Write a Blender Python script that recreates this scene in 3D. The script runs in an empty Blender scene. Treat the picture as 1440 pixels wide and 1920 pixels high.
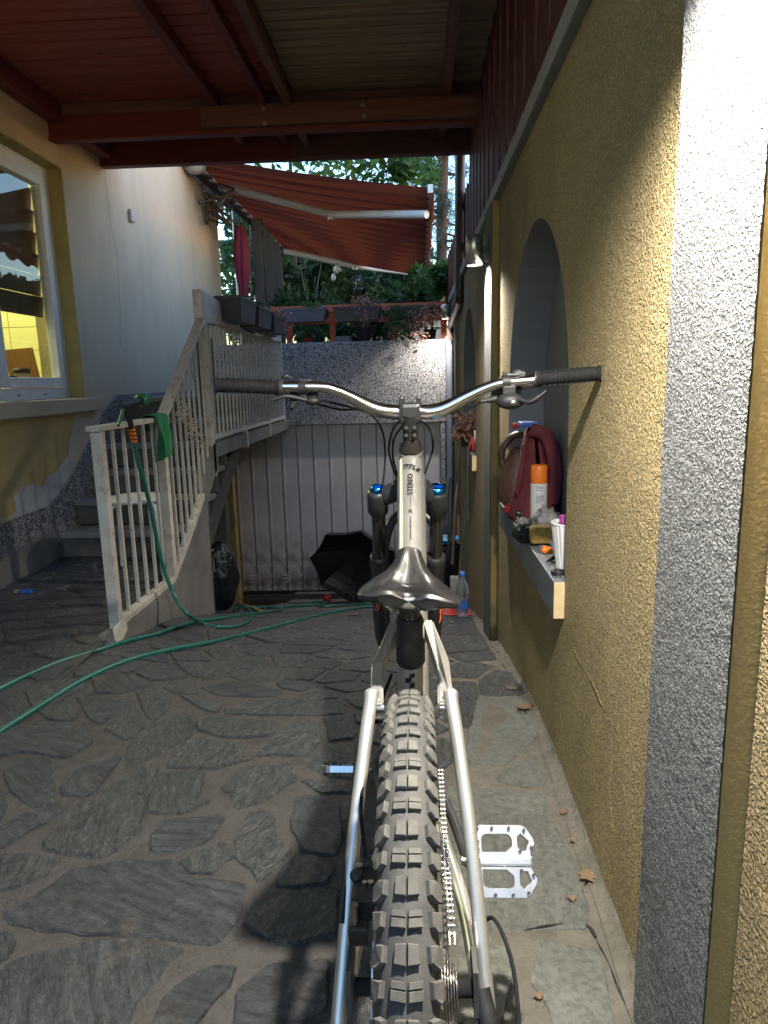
import bpy, bmesh, math, random
from mathutils import Vector, Matrix, noise
random.seed(7)
S = bpy.context.scene
COL = S.collection
PI = math.pi
R_ = math.radians

# ---------------------------------------------------------------- camera
FPX, EYE = 1300.0, 1.12
def _cd(u, v): return Vector(((u-720)/FPX, -(v-960)/FPX, -1.0))
_yd = _cd(780, 710).normalized()
_up = -_cd(720+165, 960+(FPX*FPX+60*165)/250)
_up = (_up - _yd*_up.dot(_yd)).normalized()
_xd = _yd.cross(_up)
RW = Matrix((_xd, _yd, _up))            # camera space -> world
CAMP = Vector((0, 0, EYE))
cam_d = bpy.data.cameras.new('camera'); cam = bpy.data.objects.new('camera', cam_d); COL.objects.link(cam)
cam.matrix_world = Matrix.Translation(CAMP) @ RW.to_4x4()
cam_d.sensor_fit = 'VERTICAL'; cam_d.sensor_height = 36.0; cam_d.lens = FPX/1920*36.0
cam_d.clip_start = 0.02; cam_d.clip_end = 400
S.camera = cam

# ---------------------------------------------------------------- light
W = bpy.data.worlds.new('World'); S.world = W; W.use_nodes = True
wn = W.node_tree; bg = wn.nodes['Background']
sky = wn.nodes.new('ShaderNodeTexSky'); sky.sky_type = 'NISHITA'; sky.sun_disc = False
sky.sun_elevation = R_(7); sky.sun_rotation = R_(90); sky.air_density = 1.3; sky.dust_density = 0.2; sky.ozone_density = 3.0
tint = wn.nodes.new('ShaderNodeMix'); tint.data_type = 'RGBA'; tint.blend_type = 'MULTIPLY'; tint.inputs[0].default_value = 1; tint.inputs[7].default_value = (1.0, .97, 1.07, 1)
wn.links.new(sky.outputs[0], tint.inputs[6]); wn.links.new(tint.outputs[2], bg.inputs[0]); bg.inputs[1].default_value = 0.135
sd = bpy.data.lights.new('sun', 'SUN'); sun = bpy.data.objects.new('sun', sd); COL.objects.link(sun)
sd.energy = 0.02; sd.angle = R_(40); sd.color = (1, .93, .86); sun.rotation_euler = (R_(83), 0, R_(-90))
S.view_settings.view_transform = 'Standard'; S.view_settings.look = 'None'
S.view_settings.gamma = 1; S.view_settings.exposure = 3.15; S.view_settings.use_curve_mapping = False

# ---------------------------------------------------------------- helpers
def at(u, v, ax, c):
    """point of a measured plane (x, y or z = c) seen at this place of the photograph"""
    d = RW @ _cd(u, v); i = 'xyz'.index(ax); t = (c-CAMP[i])/d[i]
    return CAMP + d*t

PROF = [(-9, 0), (2.0, 0), (2.35, -.03), (3.05, -.15), (3.5, -.25), (4.2, -.40), (5.0, -.60), (6.1, -.92), (7.2, -1.24), (12, -1.24)]
def sstep(a, b, x):
    t = min(1, max(0, (x-a)/(b-a))); return t*t*(3-2*t)
def prof(y):
    for (a, za), (b, zb) in zip(PROF, PROF[1:]):
        if y <= b: return za+(zb-za)*(y-a)/(b-a)
    return PROF[-1][1]
def gz(x, y):
    y2 = y - 0.55*(1-sstep(-1.4, -.7, x))*(1-sstep(3.4, 5, y))
    return (prof(y2-.12)+prof(y2)+prof(y2+.12))/3
def atg(u, v, dz=0.0):
    d = RW @ _cd(u, v); t = .3
    while t < 12:
        p = CAMP + d*t
        if p.z <= gz(p.x, p.y)+dz: break
        t += .01
    return p

def new_obj(name, me, parent=None, mats=None):
    o = bpy.data.objects.new(name, me); COL.objects.link(o)
    if mats is not None:
        for m in (mats if isinstance(mats, (list, tuple)) else [mats]): me.materials.append(m)
    if parent is not None:
        o.parent = parent
        o.location = -worldloc(parent)
    return o
def worldloc(o):
    v = Vector((0, 0, 0))
    while o is not None: v += o.location; o = o.parent
    return v
class MB:
    """collects shapes into one mesh"""
    def __init__(s): s.v = []; s.f = []; s.sm = []; s.mi = []; s.m = 0
    def add(s, vs, fs, smooth=False):
        b = len(s.v); s.v += [tuple(v) for v in vs]
        for f in fs: s.f.append(tuple(b+i for i in f)); s.sm.append(smooth); s.mi.append(s.m)
        return s
    def box(s, lo, hi, M=None):
        x0, y0, z0 = lo; x1, y1, z1 = hi
        vs = [Vector(p) for p in ((x0,y0,z0),(x1,y0,z0),(x1,y1,z0),(x0,y1,z0),(x0,y0,z1),(x1,y0,z1),(x1,y1,z1),(x0,y1,z1))]
        if M is not None: vs = [M @ v for v in vs]
        return s.add(vs, [(0,3,2,1),(4,5,6,7),(0,1,5,4),(1,2,6,5),(2,3,7,6),(3,0,4,7)])
    def bbox(s, lo, hi, b=.003, M=None):
        """box with chamfered edges"""
        bm = bmesh.new(); bmesh.ops.create_cube(bm, size=1)
        for v in bm.verts:
            for i in range(3): v.co[i] = (lo[i]+hi[i])/2 + v.co[i]*(hi[i]-lo[i])
        bmesh.ops.bevel(bm, geom=bm.edges[:], offset=b, segments=2, affect='EDGES', profile=.6)
        bm.verts.index_update()
        vs = [(M @ v.co if M is not None else v.co.copy()) for v in bm.verts]
        s.add(vs, [tuple(v.index for v in f.verts) for f in bm.faces]); bm.free(); return s
    def beam(s, a, b, w, h, up=(0, 0, 1)):
        """rectangular bar from a to b, w across, h along up"""
        a = Vector(a); b = Vector(b); d = (b-a).normalized(); up = Vector(up)
        sx = d.cross(up).normalized(); u = sx.cross(d).normalized()
        vs = [p + sx*(i*w/2) + u*(j*h/2) for p in (a, b) for i, j in ((-1,-1),(1,-1),(1,1),(-1,1))]
        return s.add(vs, [(0,1,2,3),(4,7,6,5),(0,4,5,1),(1,5,6,2),(2,6,7,3),(3,7,4,0)])
    def tube(s, pts, r, n=12, cap=True, flat=None, smooth=True):
        pts = [Vector(p) for p in pts]; N = len(pts)
        if not isinstance(r, (list, tuple)): r = [r]*N
        T = []
        for i in range(N):
            t = pts[min(i+1, N-1)]-pts[max(i-1, 0)]
            T.append(t.normalized())
        ref = Vector((0, 0, 1)) if abs(T[0].z) < .9 else Vector((0, 1, 0))
        u = T[0].cross(ref).normalized(); vs = []
        for i in range(N):
            u = (u - T[i]*u.dot(T[i])).normalized(); w = T[i].cross(u)
            fx, fy = flat if flat else (1, 1)
            for k in range(n):
                a = 2*PI*k/n; vs.append(pts[i] + u*(math.cos(a)*r[i]*fx) + w*(math.sin(a)*r[i]*fy))
        fs = [(i*n+k, i*n+(k+1)%n, (i+1)*n+(k+1)%n, (i+1)*n+k) for i in range(N-1) for k in range(n)]
        s.add(vs, fs, smooth)
        if cap:
            s.add(vs[:n], [tuple(range(n))[::-1]]); s.add(vs[-n:], [tuple(range(n))])
        return s
    def cyl(s, a, b, r, n=16, r2=None): return s.tube([a, b], [r, r if r2 is None else r2], n)
    def lathe(s, prof, c=(0, 0, 0), n=24, M=None, smooth=True):
        c = Vector(c); vs = []
        for rr, z in prof:
            for k in range(n):
                p = Vector((rr*math.cos(2*PI*k/n), rr*math.sin(2*PI*k/n), z))
                vs.append(c + (M @ p if M is not None else p))
        fs = [(i*n+k, i*n+(k+1)%n, (i+1)*n+(k+1)%n, (i+1)*n+k) for i in range(len(prof)-1) for k in range(n)]
        return s.add(vs, fs, smooth)
    def prism(s, poly, ax, lo, hi, M=None):
        """polygon in the two other axes extruded along ax"""
        def mkp(p, c):
            q = {'x': (c, p[0], p[1]), 'y': (p[0], c, p[1]), 'z': (p[0], p[1], c)}[ax]
            return M @ Vector(q) if M is not None else q
        n = len(poly); vs = [mkp(p, lo) for p in poly]+[mkp(p, hi) for p in poly]
        return s.add(vs, [tuple(range(n))[::-1], tuple(range(n, 2*n))]+[(i, (i+1)%n, n+(i+1)%n, n+i) for i in range(n)])
    def ell(s, c, r, n=16, m=10, M=None, nz=0, fr=8, seed=0):
        vs = []; c = Vector(c)
        for i in range(m+1):
            th = PI*i/m
            for k in range(n):
                ph = 2*PI*k/n
                p = Vector((math.sin(th)*math.cos(ph), math.sin(th)*math.sin(ph), math.cos(th)))
                k_ = 1 + (nz*noise.noise(p*fr*.3+Vector((seed, seed*2.3, 0))) if nz else 0)
                q = Vector((p.x*r[0]*k_, p.y*r[1]*k_, p.z*r[2]*k_))
                vs.append(c + (M @ q if M is not None else q))
        fs = [(i*n+k, (i+1)*n+k, (i+1)*n+(k+1)%n, i*n+(k+1)%n) for i in range(m) for k in range(n)]
        return s.add(vs, fs, True)
    def grid(s, fn, nu, nv, smooth=True, closeu=False):
        vs = [fn(i/nu, j/nv) for j in range(nv+1) for i in range(nu+(0 if closeu else 1))]
        w = nu if closeu else nu+1
        fs = [(j*w+i, j*w+(i+1) % w if closeu else j*w+i+1, (j+1)*w+((i+1) % w if closeu else i+1), (j+1)*w+i) for j in range(nv) for i in range(nu)]
        return s.add(vs, fs, smooth)
    def mesh(s, name, fix=True):
        me = bpy.data.meshes.new(name); me.from_pydata(s.v, [], s.f)
        me.polygons.foreach_set('use_smooth', s.sm)
        if any(s.mi): me.polygons.foreach_set('material_index', s.mi)
        if fix:
            bm = bmesh.new(); bm.from_mesh(me); bmesh.ops.recalc_face_normals(bm, faces=bm.faces[:]); bm.to_mesh(me); bm.free()
        me.update(); return me
    def build(s, name, mat, parent=None, fix=True):
        return new_obj(name, s.mesh(name, fix), parent, mat)

def tag(o, label=None, cat=None, group=None, kind=None):
    if label: o['label'] = label
    if cat: o['category'] = cat
    if group: o['group'] = group
    if kind: o['kind'] = kind
    return o
def empty(name, loc, label, cat, group=None):
    o = bpy.data.objects.new(name, None); COL.objects.link(o); o.location = loc
    o.empty_display_size = .05
    return tag(o, label, cat, group)
def copy_tree(o, parent=None, loc=None):
    c = o.copy(); COL.objects.link(c); c.parent = parent
    if loc is not None: c.location = loc
    for ch in list(o.children): copy_tree(ch, c)
    return c
def smooth_path(pts, k=6):
    """Catmull-Rom through the points"""
    P = [Vector(p) for p in pts]; P = [P[0]*2-P[1]] + P + [P[-1]*2-P[-2]]; out = []
    for i in range(1, len(P)-2):
        for j in range(k):
            t = j/k; a, b, c, d = P[i-1], P[i], P[i+1], P[i+2]
            out.append(.5*((2*b)+(c-a)*t+(2*a-5*b+4*c-d)*t*t+(3*b-a-3*c+d)*t**3))
    out.append(P[-2]); return out

# ---------------------------------------------------------------- materials
class NT:
    def __init__(s, name):
        s.m = bpy.data.materials.new(name); s.m.use_nodes = True; s.t = s.m.node_tree
        s.b = s.t.nodes['Principled BSDF']; s.tc = s.t.nodes.new('ShaderNodeTexCoord'); s.co = s.tc.outputs['Object']
    def n(s, typ): return s.t.nodes.new('ShaderNode'+typ)
    def mapping(s, scale=(1, 1, 1), rot=(0, 0, 0)):
        mp = s.t.nodes.new('ShaderNodeMapping'); s.t.links.new(s.co, mp.inputs[0]); mp.inputs['Scale'].default_value = scale; mp.inputs['Rotation'].default_value = rot
        return mp.outputs[0]
    def noise(s, scale, detail=4, rough=.55, vec=None, dist=0):
        nd = s.t.nodes.new('ShaderNodeTexNoise'); s.t.links.new(vec or s.co, nd.inputs['Vector'])
        nd.inputs['Scale'].default_value = scale; nd.inputs['Detail'].default_value = detail; nd.inputs['Roughness'].default_value = rough
        nd.inputs['Distortion'].default_value = dist
        return nd.outputs['Fac']
    def vor(s, scale, feat='F1', vec=None, out='Distance'):
        nd = s.t.nodes.new('ShaderNodeTexVoronoi'); nd.feature = feat; s.t.links.new(vec or s.co, nd.inputs['Vector']); nd.inputs['Scale'].default_value = scale
        return nd.outputs[out]
    def ramp(s, fac, stops, interp='LINEAR'):
        nd = s.t.nodes.new('ShaderNodeValToRGB'); s.t.links.new(fac, nd.inputs[0]); e = nd.color_ramp.elements; nd.color_ramp.interpolation = interp
        while len(e) > 1: e.remove(e[-1])
        for i, (p, c) in enumerate(stops):
            q = e[0] if i == 0 else e.new(p)
            q.position = p; q.color = (c[0], c[1], c[2], 1) if isinstance(c, (tuple, list)) else (c, c, c, 1)
        return nd.outputs[0]
    def mix(s, fac, a, b, mode='MIX'):
        nd = s.t.nodes.new('ShaderNodeMix'); nd.data_type = 'RGBA'; nd.blend_type = mode
        for sock, v in ((nd.inputs[0], fac), (nd.inputs[6], a), (nd.inputs[7], b)):
            if isinstance(v, bpy.types.NodeSocket): s.t.links.new(v, sock)
            else: sock.default_value = (tuple(v)+(1,))[:4] if isinstance(v, (tuple, list)) else v
        return nd.outputs[2]
    def math(s, op, a, b=0.0):
        nd = s.t.nodes.new('ShaderNodeMath'); nd.operation = op
        for i, v in enumerate((a, b)):
            if isinstance(v, bpy.types.NodeSocket): s.t.links.new(v, nd.inputs[i])
            else: nd.inputs[i].default_value = v
        return nd.outputs[0]
    def bump(s, h, strength=.5, dist=.01, prev=None):
        nd = s.t.nodes.new('ShaderNodeBump'); s.t.links.new(h, nd.inputs['Height']); nd.inputs['Strength'].default_value = strength; nd.inputs['Distance'].default_value = dist
        if prev is not None: s.t.links.new(prev, nd.inputs['Normal'])
        return nd.outputs[0]
    def rnd(s): return s.t.nodes.new('ShaderNodeObjectInfo').outputs['Random']
    def fin(s, col=None, rough=.6, metal=0, normal=None, **kw):
        for k, v in (('Base Color', col), ('Roughness', rough), ('Metallic', metal), ('Normal', normal)):
            if v is None: continue
            if isinstance(v, bpy.types.NodeSocket): s.t.links.new(v, s.b.inputs[k])
            else: s.b.inputs[k].default_value = (tuple(v)+(1,))[:4] if isinstance(v, (tuple, list)) else v
        for k, v in kw.items(): s.b.inputs[k.replace('_', ' ')].default_value = v
        return s.m

def plain(name, col, rough=.6, metal=0, var=.12, sc=12, bump=0, bd=.002, bsc=60, **kw):
    t = NT(name); f = t.noise(sc, 5)
    c = t.mix(t.ramp(f, [(.3, 0), (.7, 1)]), [x*(1-var) for x in col], [min(1, x*(1+var)) for x in col])
    r = t.math('ADD', t.math('MULTIPLY', t.noise(sc*2.3, 3), .2), rough-.1)
    nm = t.bump(t.noise(bsc, 4), bump, bd) if bump else None
    return t.fin(c, r, metal, nm, **kw)

def stucco(name, base, dirt=(.12, .1, .07), sc=.9, bs=1.0, bd=.010, rough=.85, stain=.35, pit=.6, spec=.25):
    t = NT(name)
    wv = t.n('TexNoise'); t.t.links.new(t.co, wv.inputs['Vector']); wv.inputs['Scale'].default_value = 120*sc; wv.inputs['Detail'].default_value = 2
    vm = t.n('VectorMath'); vm.operation = 'MULTIPLY_ADD'; t.t.links.new(wv.outputs['Color'], vm.inputs[0]); vm.inputs[1].default_value = (.012/sc,)*3; t.t.links.new(t.co, vm.inputs[2])
    vv = t.vor(165*sc, 'F1', vm.outputs[0]); n2 = t.noise(60*sc, 3); n3 = t.noise(420*sc, 3, .6)
    n1 = t.math('ADD', t.math('SUBTRACT', 1.0, vv), t.math('MULTIPLY', t.math('SUBTRACT', t.noise(90*sc, 3), .5), .7))
    h = t.math('ADD', t.ramp(n1, [(.38, 0), (.72, 1)]), t.math('ADD', t.math('MULTIPLY', n2, .8), t.math('MULTIPLY', n3, .35)))
    c = t.mix(t.ramp(t.noise(1.4, 5, .6), [(.3, 0), (.7, 1)]), base, [b*.72 for b in base])
    c = t.mix(t.ramp(t.noise(3.2, 6, .65, t.mapping((1, 1, .25))), [(.5, 0), (.85, stain)]), c, dirt)
    c = t.mix(t.ramp(n1, [(.40, pit), (.52, 0)]), c, [b*.3 for b in base])
    return t.fin(c, rough, 0, t.bump(h, bs, bd), Specular_IOR_Level=spec)

M = {}
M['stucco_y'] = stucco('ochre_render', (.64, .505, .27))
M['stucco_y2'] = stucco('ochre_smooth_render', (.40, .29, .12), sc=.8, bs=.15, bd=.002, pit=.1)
M['stucco_g'] = stucco('grey_rough_render', (.245, .247, .257), sc=1.15, bs=.5, bd=.005, stain=.0, pit=.6, spec=.1, rough=.95)
M['grey_paint'] = plain('grey_wall_paint', (.22, .222, .235), .6, var=.1, sc=3, bump=.3, bd=.002, bsc=90)
M['sill_grey'] = plain('blue_grey_sill_paint', (.115, .135, .155), .55, var=.14, sc=9, bump=.2, bd=.002, bsc=60)
M['sill_raw'] = plain('raw_ochre_sill_end', (.55, .42, .24), .8, var=.15, sc=25, bump=.4, bd=.002, bsc=150)

def cream():
    t = NT('cream_plaster')
    c = t.mix(t.ramp(t.noise(1.1, 6, .6), [(.3, 0), (.7, 1)]), (.50, .425, .325), (.41, .345, .265))
    c = t.mix(t.ramp(t.noise(1.8, 6, .7, t.mapping((1, 1.6, .22))), [(.5, 0), (.8, .5)]), c, (.27, .22, .15))
    return t.fin(c, .8, 0, t.bump(t.noise(30, 6), .25, .004))
M['cream'] = cream()
def ochre_plaster():
    t = NT('ochre_stained_plaster')
    c = t.mix(t.ramp(t.noise(2.2, 6, .65), [(.35, 0), (.65, 1)]), (.46, .34, .12), (.36, .26, .14))
    c = t.mix(t.ramp(t.noise(4, 5, .7), [(.55, 0), (.75, .6)]), c, (.25, .16, .10))
    return t.fin(c, .85, 0, t.bump(t.noise(25, 6), .35, .006))
M['ochre'] = ochre_plaster()
M['reveal'] = plain('yellow_reveal_paint', (.34, .27, .10), .7, var=.18, sc=5, bump=.2, bd=.003, bsc=40)
M['yellow_dim'] = plain('dull_yellow_paint', (.20, .165, .07), .8, var=.25, sc=6)
M['crack'] = plain('hairline_crack', (.20, .17, .12), .9)
M['dark_crack'] = plain('dark_crack', (.02, .018, .016), .95)
M['patch'] = plain('grey_white_filler', (.40, .40, .41), .85, var=.1, sc=7, bump=.3, bd=.004, bsc=30)

def terrazzo(name, light=(.44, .43, .45), dark=(.035, .035, .045), sc=95, mid=.5):
    t = NT(name)
    a = t.noise(sc, 2, .5); b = t.noise(sc*2.6, 2)
    f = t.math('ADD', t.math('MULTIPLY', a, .7), t.math('MULTIPLY', b, .3))
    c = t.mix(t.ramp(f, [(mid-.035, 1), (mid+.01, 0)]), light, dark)
    c = t.mix(t.ramp(t.noise(2.5, 5), [(.4, 0), (.75, .45)]), c, (.16, .15, .15))
    return t.fin(c, .8, 0, t.bump(f, .8, .006))
M['terrazzo'] = terrazzo('washed_pebble_render')
M['terrazzo_f'] = terrazzo('fine_pebble_skirting', (.27, .27, .28), (.05, .05, .055), 70)

def concrete(name, a=(.20, .19, .18), b=(.11, .105, .10), sc=3):
    t = NT(name)
    c = t.mix(t.ramp(t.noise(sc, 7, .65), [(.3, 0), (.7, 1)]), a, b)
    c = t.mix(t.ramp(t.noise(sc*9, 5, .7), [(.55, 0), (.75, .4)]), c, (.05, .045, .04))
    return t.fin(c, .85, 0, t.bump(t.noise(40, 6, .6), .5, .005))
M['concrete'] = concrete('weathered_concrete')
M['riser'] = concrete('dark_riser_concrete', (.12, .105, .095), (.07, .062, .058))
M['concrete_d'] = concrete('shaded_rough_concrete', (.075, .07, .066), (.045, .043, .042))  # darker copy of the concrete, shade under the stairs put into its colour
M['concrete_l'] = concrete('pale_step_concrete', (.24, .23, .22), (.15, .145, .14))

def slate(name, lo, hi, fleck=.5, bstr=.8, lay=6, spec=.35):
    t = NT(name)
    rn = t.rnd()
    rot = t.n('VectorRotate') ; rot.rotation_type = 'Z_AXIS'
    t.t.links.new(t.co, rot.inputs['Vector']); t.t.links.new(t.math('MULTIPLY', rn, 2.2), rot.inputs['Angle'])
    mp = t.t.nodes.new('ShaderNodeMapping'); t.t.links.new(rot.outputs[0], mp.inputs[0]); mp.inputs['Scale'].default_value = (2.2, 9, 9)
    st = t.noise(lay, 9, .68, mp.outputs[0], .7)
    fine = t.noise(60, 6, .7)
    c = t.mix(t.ramp(st, [(.3, 0), (.68, 1)]), lo, hi)
    c = t.mix(t.math('MULTIPLY', rn, .5), c, (.070, .076, .078))
    flk = t.math('MULTIPLY', t.ramp(t.noise(14, 8, .75, mp.outputs[0], 1.2), [(.50, 0), (.62, 1)]), t.ramp(rn, [(.3, .1), (.8, fleck)]))
    c = t.mix(t.ramp(t.noise(3.5, 6, .7), [(.38, 0), (.62, .75)]), c, [x*.45 for x in hi])
    c = t.mix(t.ramp(t.noise(7, 7, .72), [(.56, 0), (.68, .7)]), c, (.16, .14, .125))
    c = t.mix(flk, c, (.24, .225, .21))
    c = t.mix(t.ramp(fine, [(.35, .45), (.55, 0)]), c, (.018, .018, .02))
    h = t.math('ADD', t.math('MULTIPLY', st, 1.4), t.math('ADD', t.math('MULTIPLY', t.noise(9, 8, .7), 1.2), t.math('MULTIPLY', fine, .5)))
    return t.fin(c, t.ramp(st, [(.3, .42), (.7, .7)]), 0, t.bump(h, bstr, .02), Specular_IOR_Level=spec)
M['slate'] = slate('dark_slate', (.040, .043, .048), (.135, .142, .150), .75, 1.0, 5)
M['slate_pale'] = slate('pale_green_slate', (.13, .137, .122), (.21, .215, .185), .3, .5, 4)
def mortar():
    t = NT('dusty_mortar')
    c = t.mix(t.ramp(t.noise(5, 7, .65), [(.3, 0), (.7, 1)]), (.125, .114, .106), (.078, .072, .068))
    c = t.mix(t.ramp(t.noise(1.3, 4), [(.35, 0), (.7, 1)]), c, t.mix(t.ramp(t.noise(22, 6, .7), [(.4, 0), (.7, 1)]), (.115, .105, .098), (.058, .054, .052)))
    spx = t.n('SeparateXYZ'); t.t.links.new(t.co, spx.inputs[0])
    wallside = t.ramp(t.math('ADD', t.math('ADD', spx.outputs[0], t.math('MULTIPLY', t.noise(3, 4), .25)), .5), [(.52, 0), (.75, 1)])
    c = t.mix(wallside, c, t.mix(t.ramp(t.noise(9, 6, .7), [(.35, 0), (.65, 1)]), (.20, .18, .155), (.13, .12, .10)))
    # slate strata take over where stones recede
    sp = t.n('SeparateXYZ'); t.t.links.new(t.co, sp.inputs[0])
    far = t.ramp(t.math('DIVIDE', sp.outputs[1], 10.0), [(.33, 0), (.42, 1)])
    st = t.noise(2.0, 8, .7, t.mapping((2.5, 3.5, 1)), .6)
    c2 = t.mix(t.ramp(st, [(.42, 0), (.52, 1)]), (.10, .09, .085), (.17, .155, .145))
    c = t.mix(far, c, c2)
    h = t.math('ADD', t.noise(28, 8, .7), t.math('MULTIPLY', st, .6))
    return t.fin(c, .9, 0, t.bump(h, 1.0, .02), Specular_IOR_Level=.2)
M['mortar'] = mortar()

def wood(name, a, b, gr=(1.2, 30, 30), rough=.6, knots=True, spec=.3):
    t = NT(name); rn = t.rnd()
    off = t.n('VectorMath'); off.operation = 'ADD'; t.t.links.new(t.co, off.inputs[0])
    cx = t.n('CombineXYZ'); t.t.links.new(t.math('MULTIPLY', rn, 40.0), cx.inputs[0]); t.t.links.new(t.math('MULTIPLY', rn, 17.0), cx.inputs[1]); t.t.links.new(cx.outputs[0], off.inputs[1])
    mp = t.t.nodes.new('ShaderNodeMapping'); t.t.links.new(off.outputs[0], mp.inputs[0]); mp.inputs['Scale'].default_value = gr
    g = t.noise(1.5, 6, .6, mp.outputs[0], .8)
    c = t.mix(t.ramp(g, [(.35, 0), (.65, 1)]), a, b)
    c = t.mix(t.math('MULTIPLY', rn, .45), c, [x*.55 for x in a])
    if knots:
        kn = t.vor(4.2, 'F1', off.outputs[0])
        c = t.mix(t.ramp(kn, [(.05, .9), (.11, 0)]), c, [x*.2 for x in a])
    return t.fin(c, rough, 0, t.bump(g, .4, .002), Specular_IOR_Level=spec)
M['wood_red'] = wood('red_stained_boards', (.36, .085, .062), (.24, .055, .042))
M['wood_redbeam'] = wood('red_stained_beam', (.19, .042, .032), (.13, .030, .022), knots=False)
M['wood_brown'] = wood('aged_brown_boards', (.36, .24, .14), (.15, .10, .06))
M['wood_brownbeam'] = wood('dark_brown_beam', (.20, .085, .06), (.11, .05, .038), knots=False)
M['wood_fence'] = wood('wine_red_fence_wood', (.115, .028, .028), (.07, .018, .018), gr=(30, 30, 1.5), knots=False)
M['orange_wood'] = wood('orange_fence_wood', (.66, .17, .075), (.50, .12, .055), knots=False)
M['blind'] = wood('brown_blind_slat', (.13, .065, .03), (.07, .035, .018), gr=(20, 1.5, 20), knots=False)
M['boardwood'] = wood('orange_board_wood', (.50, .26, .08), (.38, .18, .05), gr=(20, 20, 1), knots=False)
M['hoardwood'] = wood('grey_weathered_plywood', (.11, .085, .072), (.075, .058, .05), gr=(8, 8, .8), knots=False)

def rusty():
    t = NT('chipped_white_paint')
    c = t.mix(t.ramp(t.noise(6, 5), [(.3, 0), (.7, 1)]), (.60, .565, .51), (.46, .42, .37))
    ch = t.ramp(t.noise(38, 5, .65), [(.66, 0), (.70, 1)])
    c = t.mix(t.ramp(t.noise(16, 5, .7), [(.50, 0), (.68, .7)]), c, (.34, .22, .15))
    c = t.mix(ch, c, (.06, .035, .025))
    return t.fin(c, .5, 0, t.bump(ch, -.4, .002))
M['rail'] = rusty()
def door_paint():
    t = NT('garage_door_sheet_paint')
    c = t.mix(t.ramp(t.noise(2.5, 6, .6), [(.3, 0), (.7, 1)]), (.60, .57, .60), (.45, .42, .45))
    sp = t.n('SeparateXYZ'); t.t.links.new(t.co, sp.inputs[0])
    low = t.ramp(t.math('ADD', sp.outputs[2], 1.25), [(.05, 1), (.8, 0)])
    grime = t.math('MULTIPLY', low, t.ramp(t.noise(5, 6, .7), [(.38, 0), (.6, 1)]))
    c = t.mix(grime, c, (.075, .06, .05))
    c = t.mix(t.ramp(t.noise(28, 4, .7), [(.68, 0), (.74, .7)]), c, (.07, .05, .045))
    return t.fin(c, .42, .0, t.bump(t.noise(6, 3), .3, .004))
M['door'] = door_paint()
M['pvc'] = plain('white_window_plastic', (.62, .62, .66), .4, var=.05)
M['white_metal'] = plain('white_coated_metal', (.62, .61, .62), .4, var=.06)
M['dark_metal'] = plain('dark_metal', (.03, .03, .033), .45, var=.2)
M['brown_pipe'] = plain('dark_brown_downpipe', (.045, .035, .033), .4, var=.15)
M['grey_pipe'] = plain('grey_plastic_pipe', (.22, .25, .33), .45, var=.08)
M['globe'] = plain('dull_globe_glass', (.42, .42, .42), .4)
M['silver'] = plain('brushed_lamp_metal', (.55, .53, .5), .3, .9, var=.08, sc=40)
M['terracotta'] = plain('terracotta', (.38, .13, .08), .8, var=.2, sc=10)
def fabric():
    t = NT('awning_fabric')
    c = t.mix(t.ramp(t.noise(3, 4), [(.3, 0), (.7, 1)]), (.085, .020, .015), (.062, .015, .012))
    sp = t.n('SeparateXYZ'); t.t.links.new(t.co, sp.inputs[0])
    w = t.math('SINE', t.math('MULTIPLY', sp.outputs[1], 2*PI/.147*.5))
    st = t.ramp(t.math('ADD', t.math('MULTIPLY', w, .5), .5), [(.35, 0), (.6, 1)])  # stripes put the light and dark of the folds into the cloth colour
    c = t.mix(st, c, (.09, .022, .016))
    m = t.fin(c, .85, 0, t.bump(t.noise(300, 2), .2, .001))
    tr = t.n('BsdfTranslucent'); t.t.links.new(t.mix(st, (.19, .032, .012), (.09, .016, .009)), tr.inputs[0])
    mx = t.n('MixShader'); mx.inputs[0].default_value = .38
    out = t.t.nodes['Material Output']
    t.t.links.new(t.b.outputs[0], mx.inputs[1]); t.t.links.new(tr.outputs[0], mx.inputs[2]); t.t.links.new(mx.outputs[0], out.inputs[0])
    return m
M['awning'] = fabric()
def leafmat(name, a, b, tr=.35):
    t = NT(name)
    c = t.mix(t.ramp(t.noise(2.2, 4), [(.35, 0), (.65, 1)]), a, b)
    t.fin(c, .6)
    ts = t.n('BsdfTranslucent'); t.t.links.new(c, ts.inputs[0])
    mx = t.n('MixShader'); mx.inputs[0].default_value = tr; out = t.t.nodes['Material Output']
    t.t.links.new(t.b.outputs[0], mx.inputs[1]); t.t.links.new(ts.outputs[0], mx.inputs[2]); t.t.links.new(mx.outputs[0], out.inputs[0])
    return t.m
M['leaf'] = leafmat('green_leaves', (.028, .07, .022), (.05, .105, .03))
M['leaf_l'] = leafmat('fresh_green_leaves', (.05, .12, .03), (.075, .16, .04), .4)
M['leaf_d'] = leafmat('dark_green_leaves', (.02, .05, .018), (.04, .08, .03), .2)
M['needle'] = leafmat('blue_green_needles', (.05, .085, .065), (.08, .12, .09), .2)
M['leaf_dry'] = leafmat('dried_plant', (.52, .25, .20), (.34, .17, .13), .3)
M['leaf_fall'] = leafmat('dry_fallen_leaf', (.22, .145, .085), (.14, .085, .05), .2)
M['bark'] = plain('bark', (.09, .06, .045), .9, var=.3, sc=12, bump=.6, bd=.01, bsc=20)
M['soil'] = plain('garden_soil', (.06, .05, .04), .95, var=.3)

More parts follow.
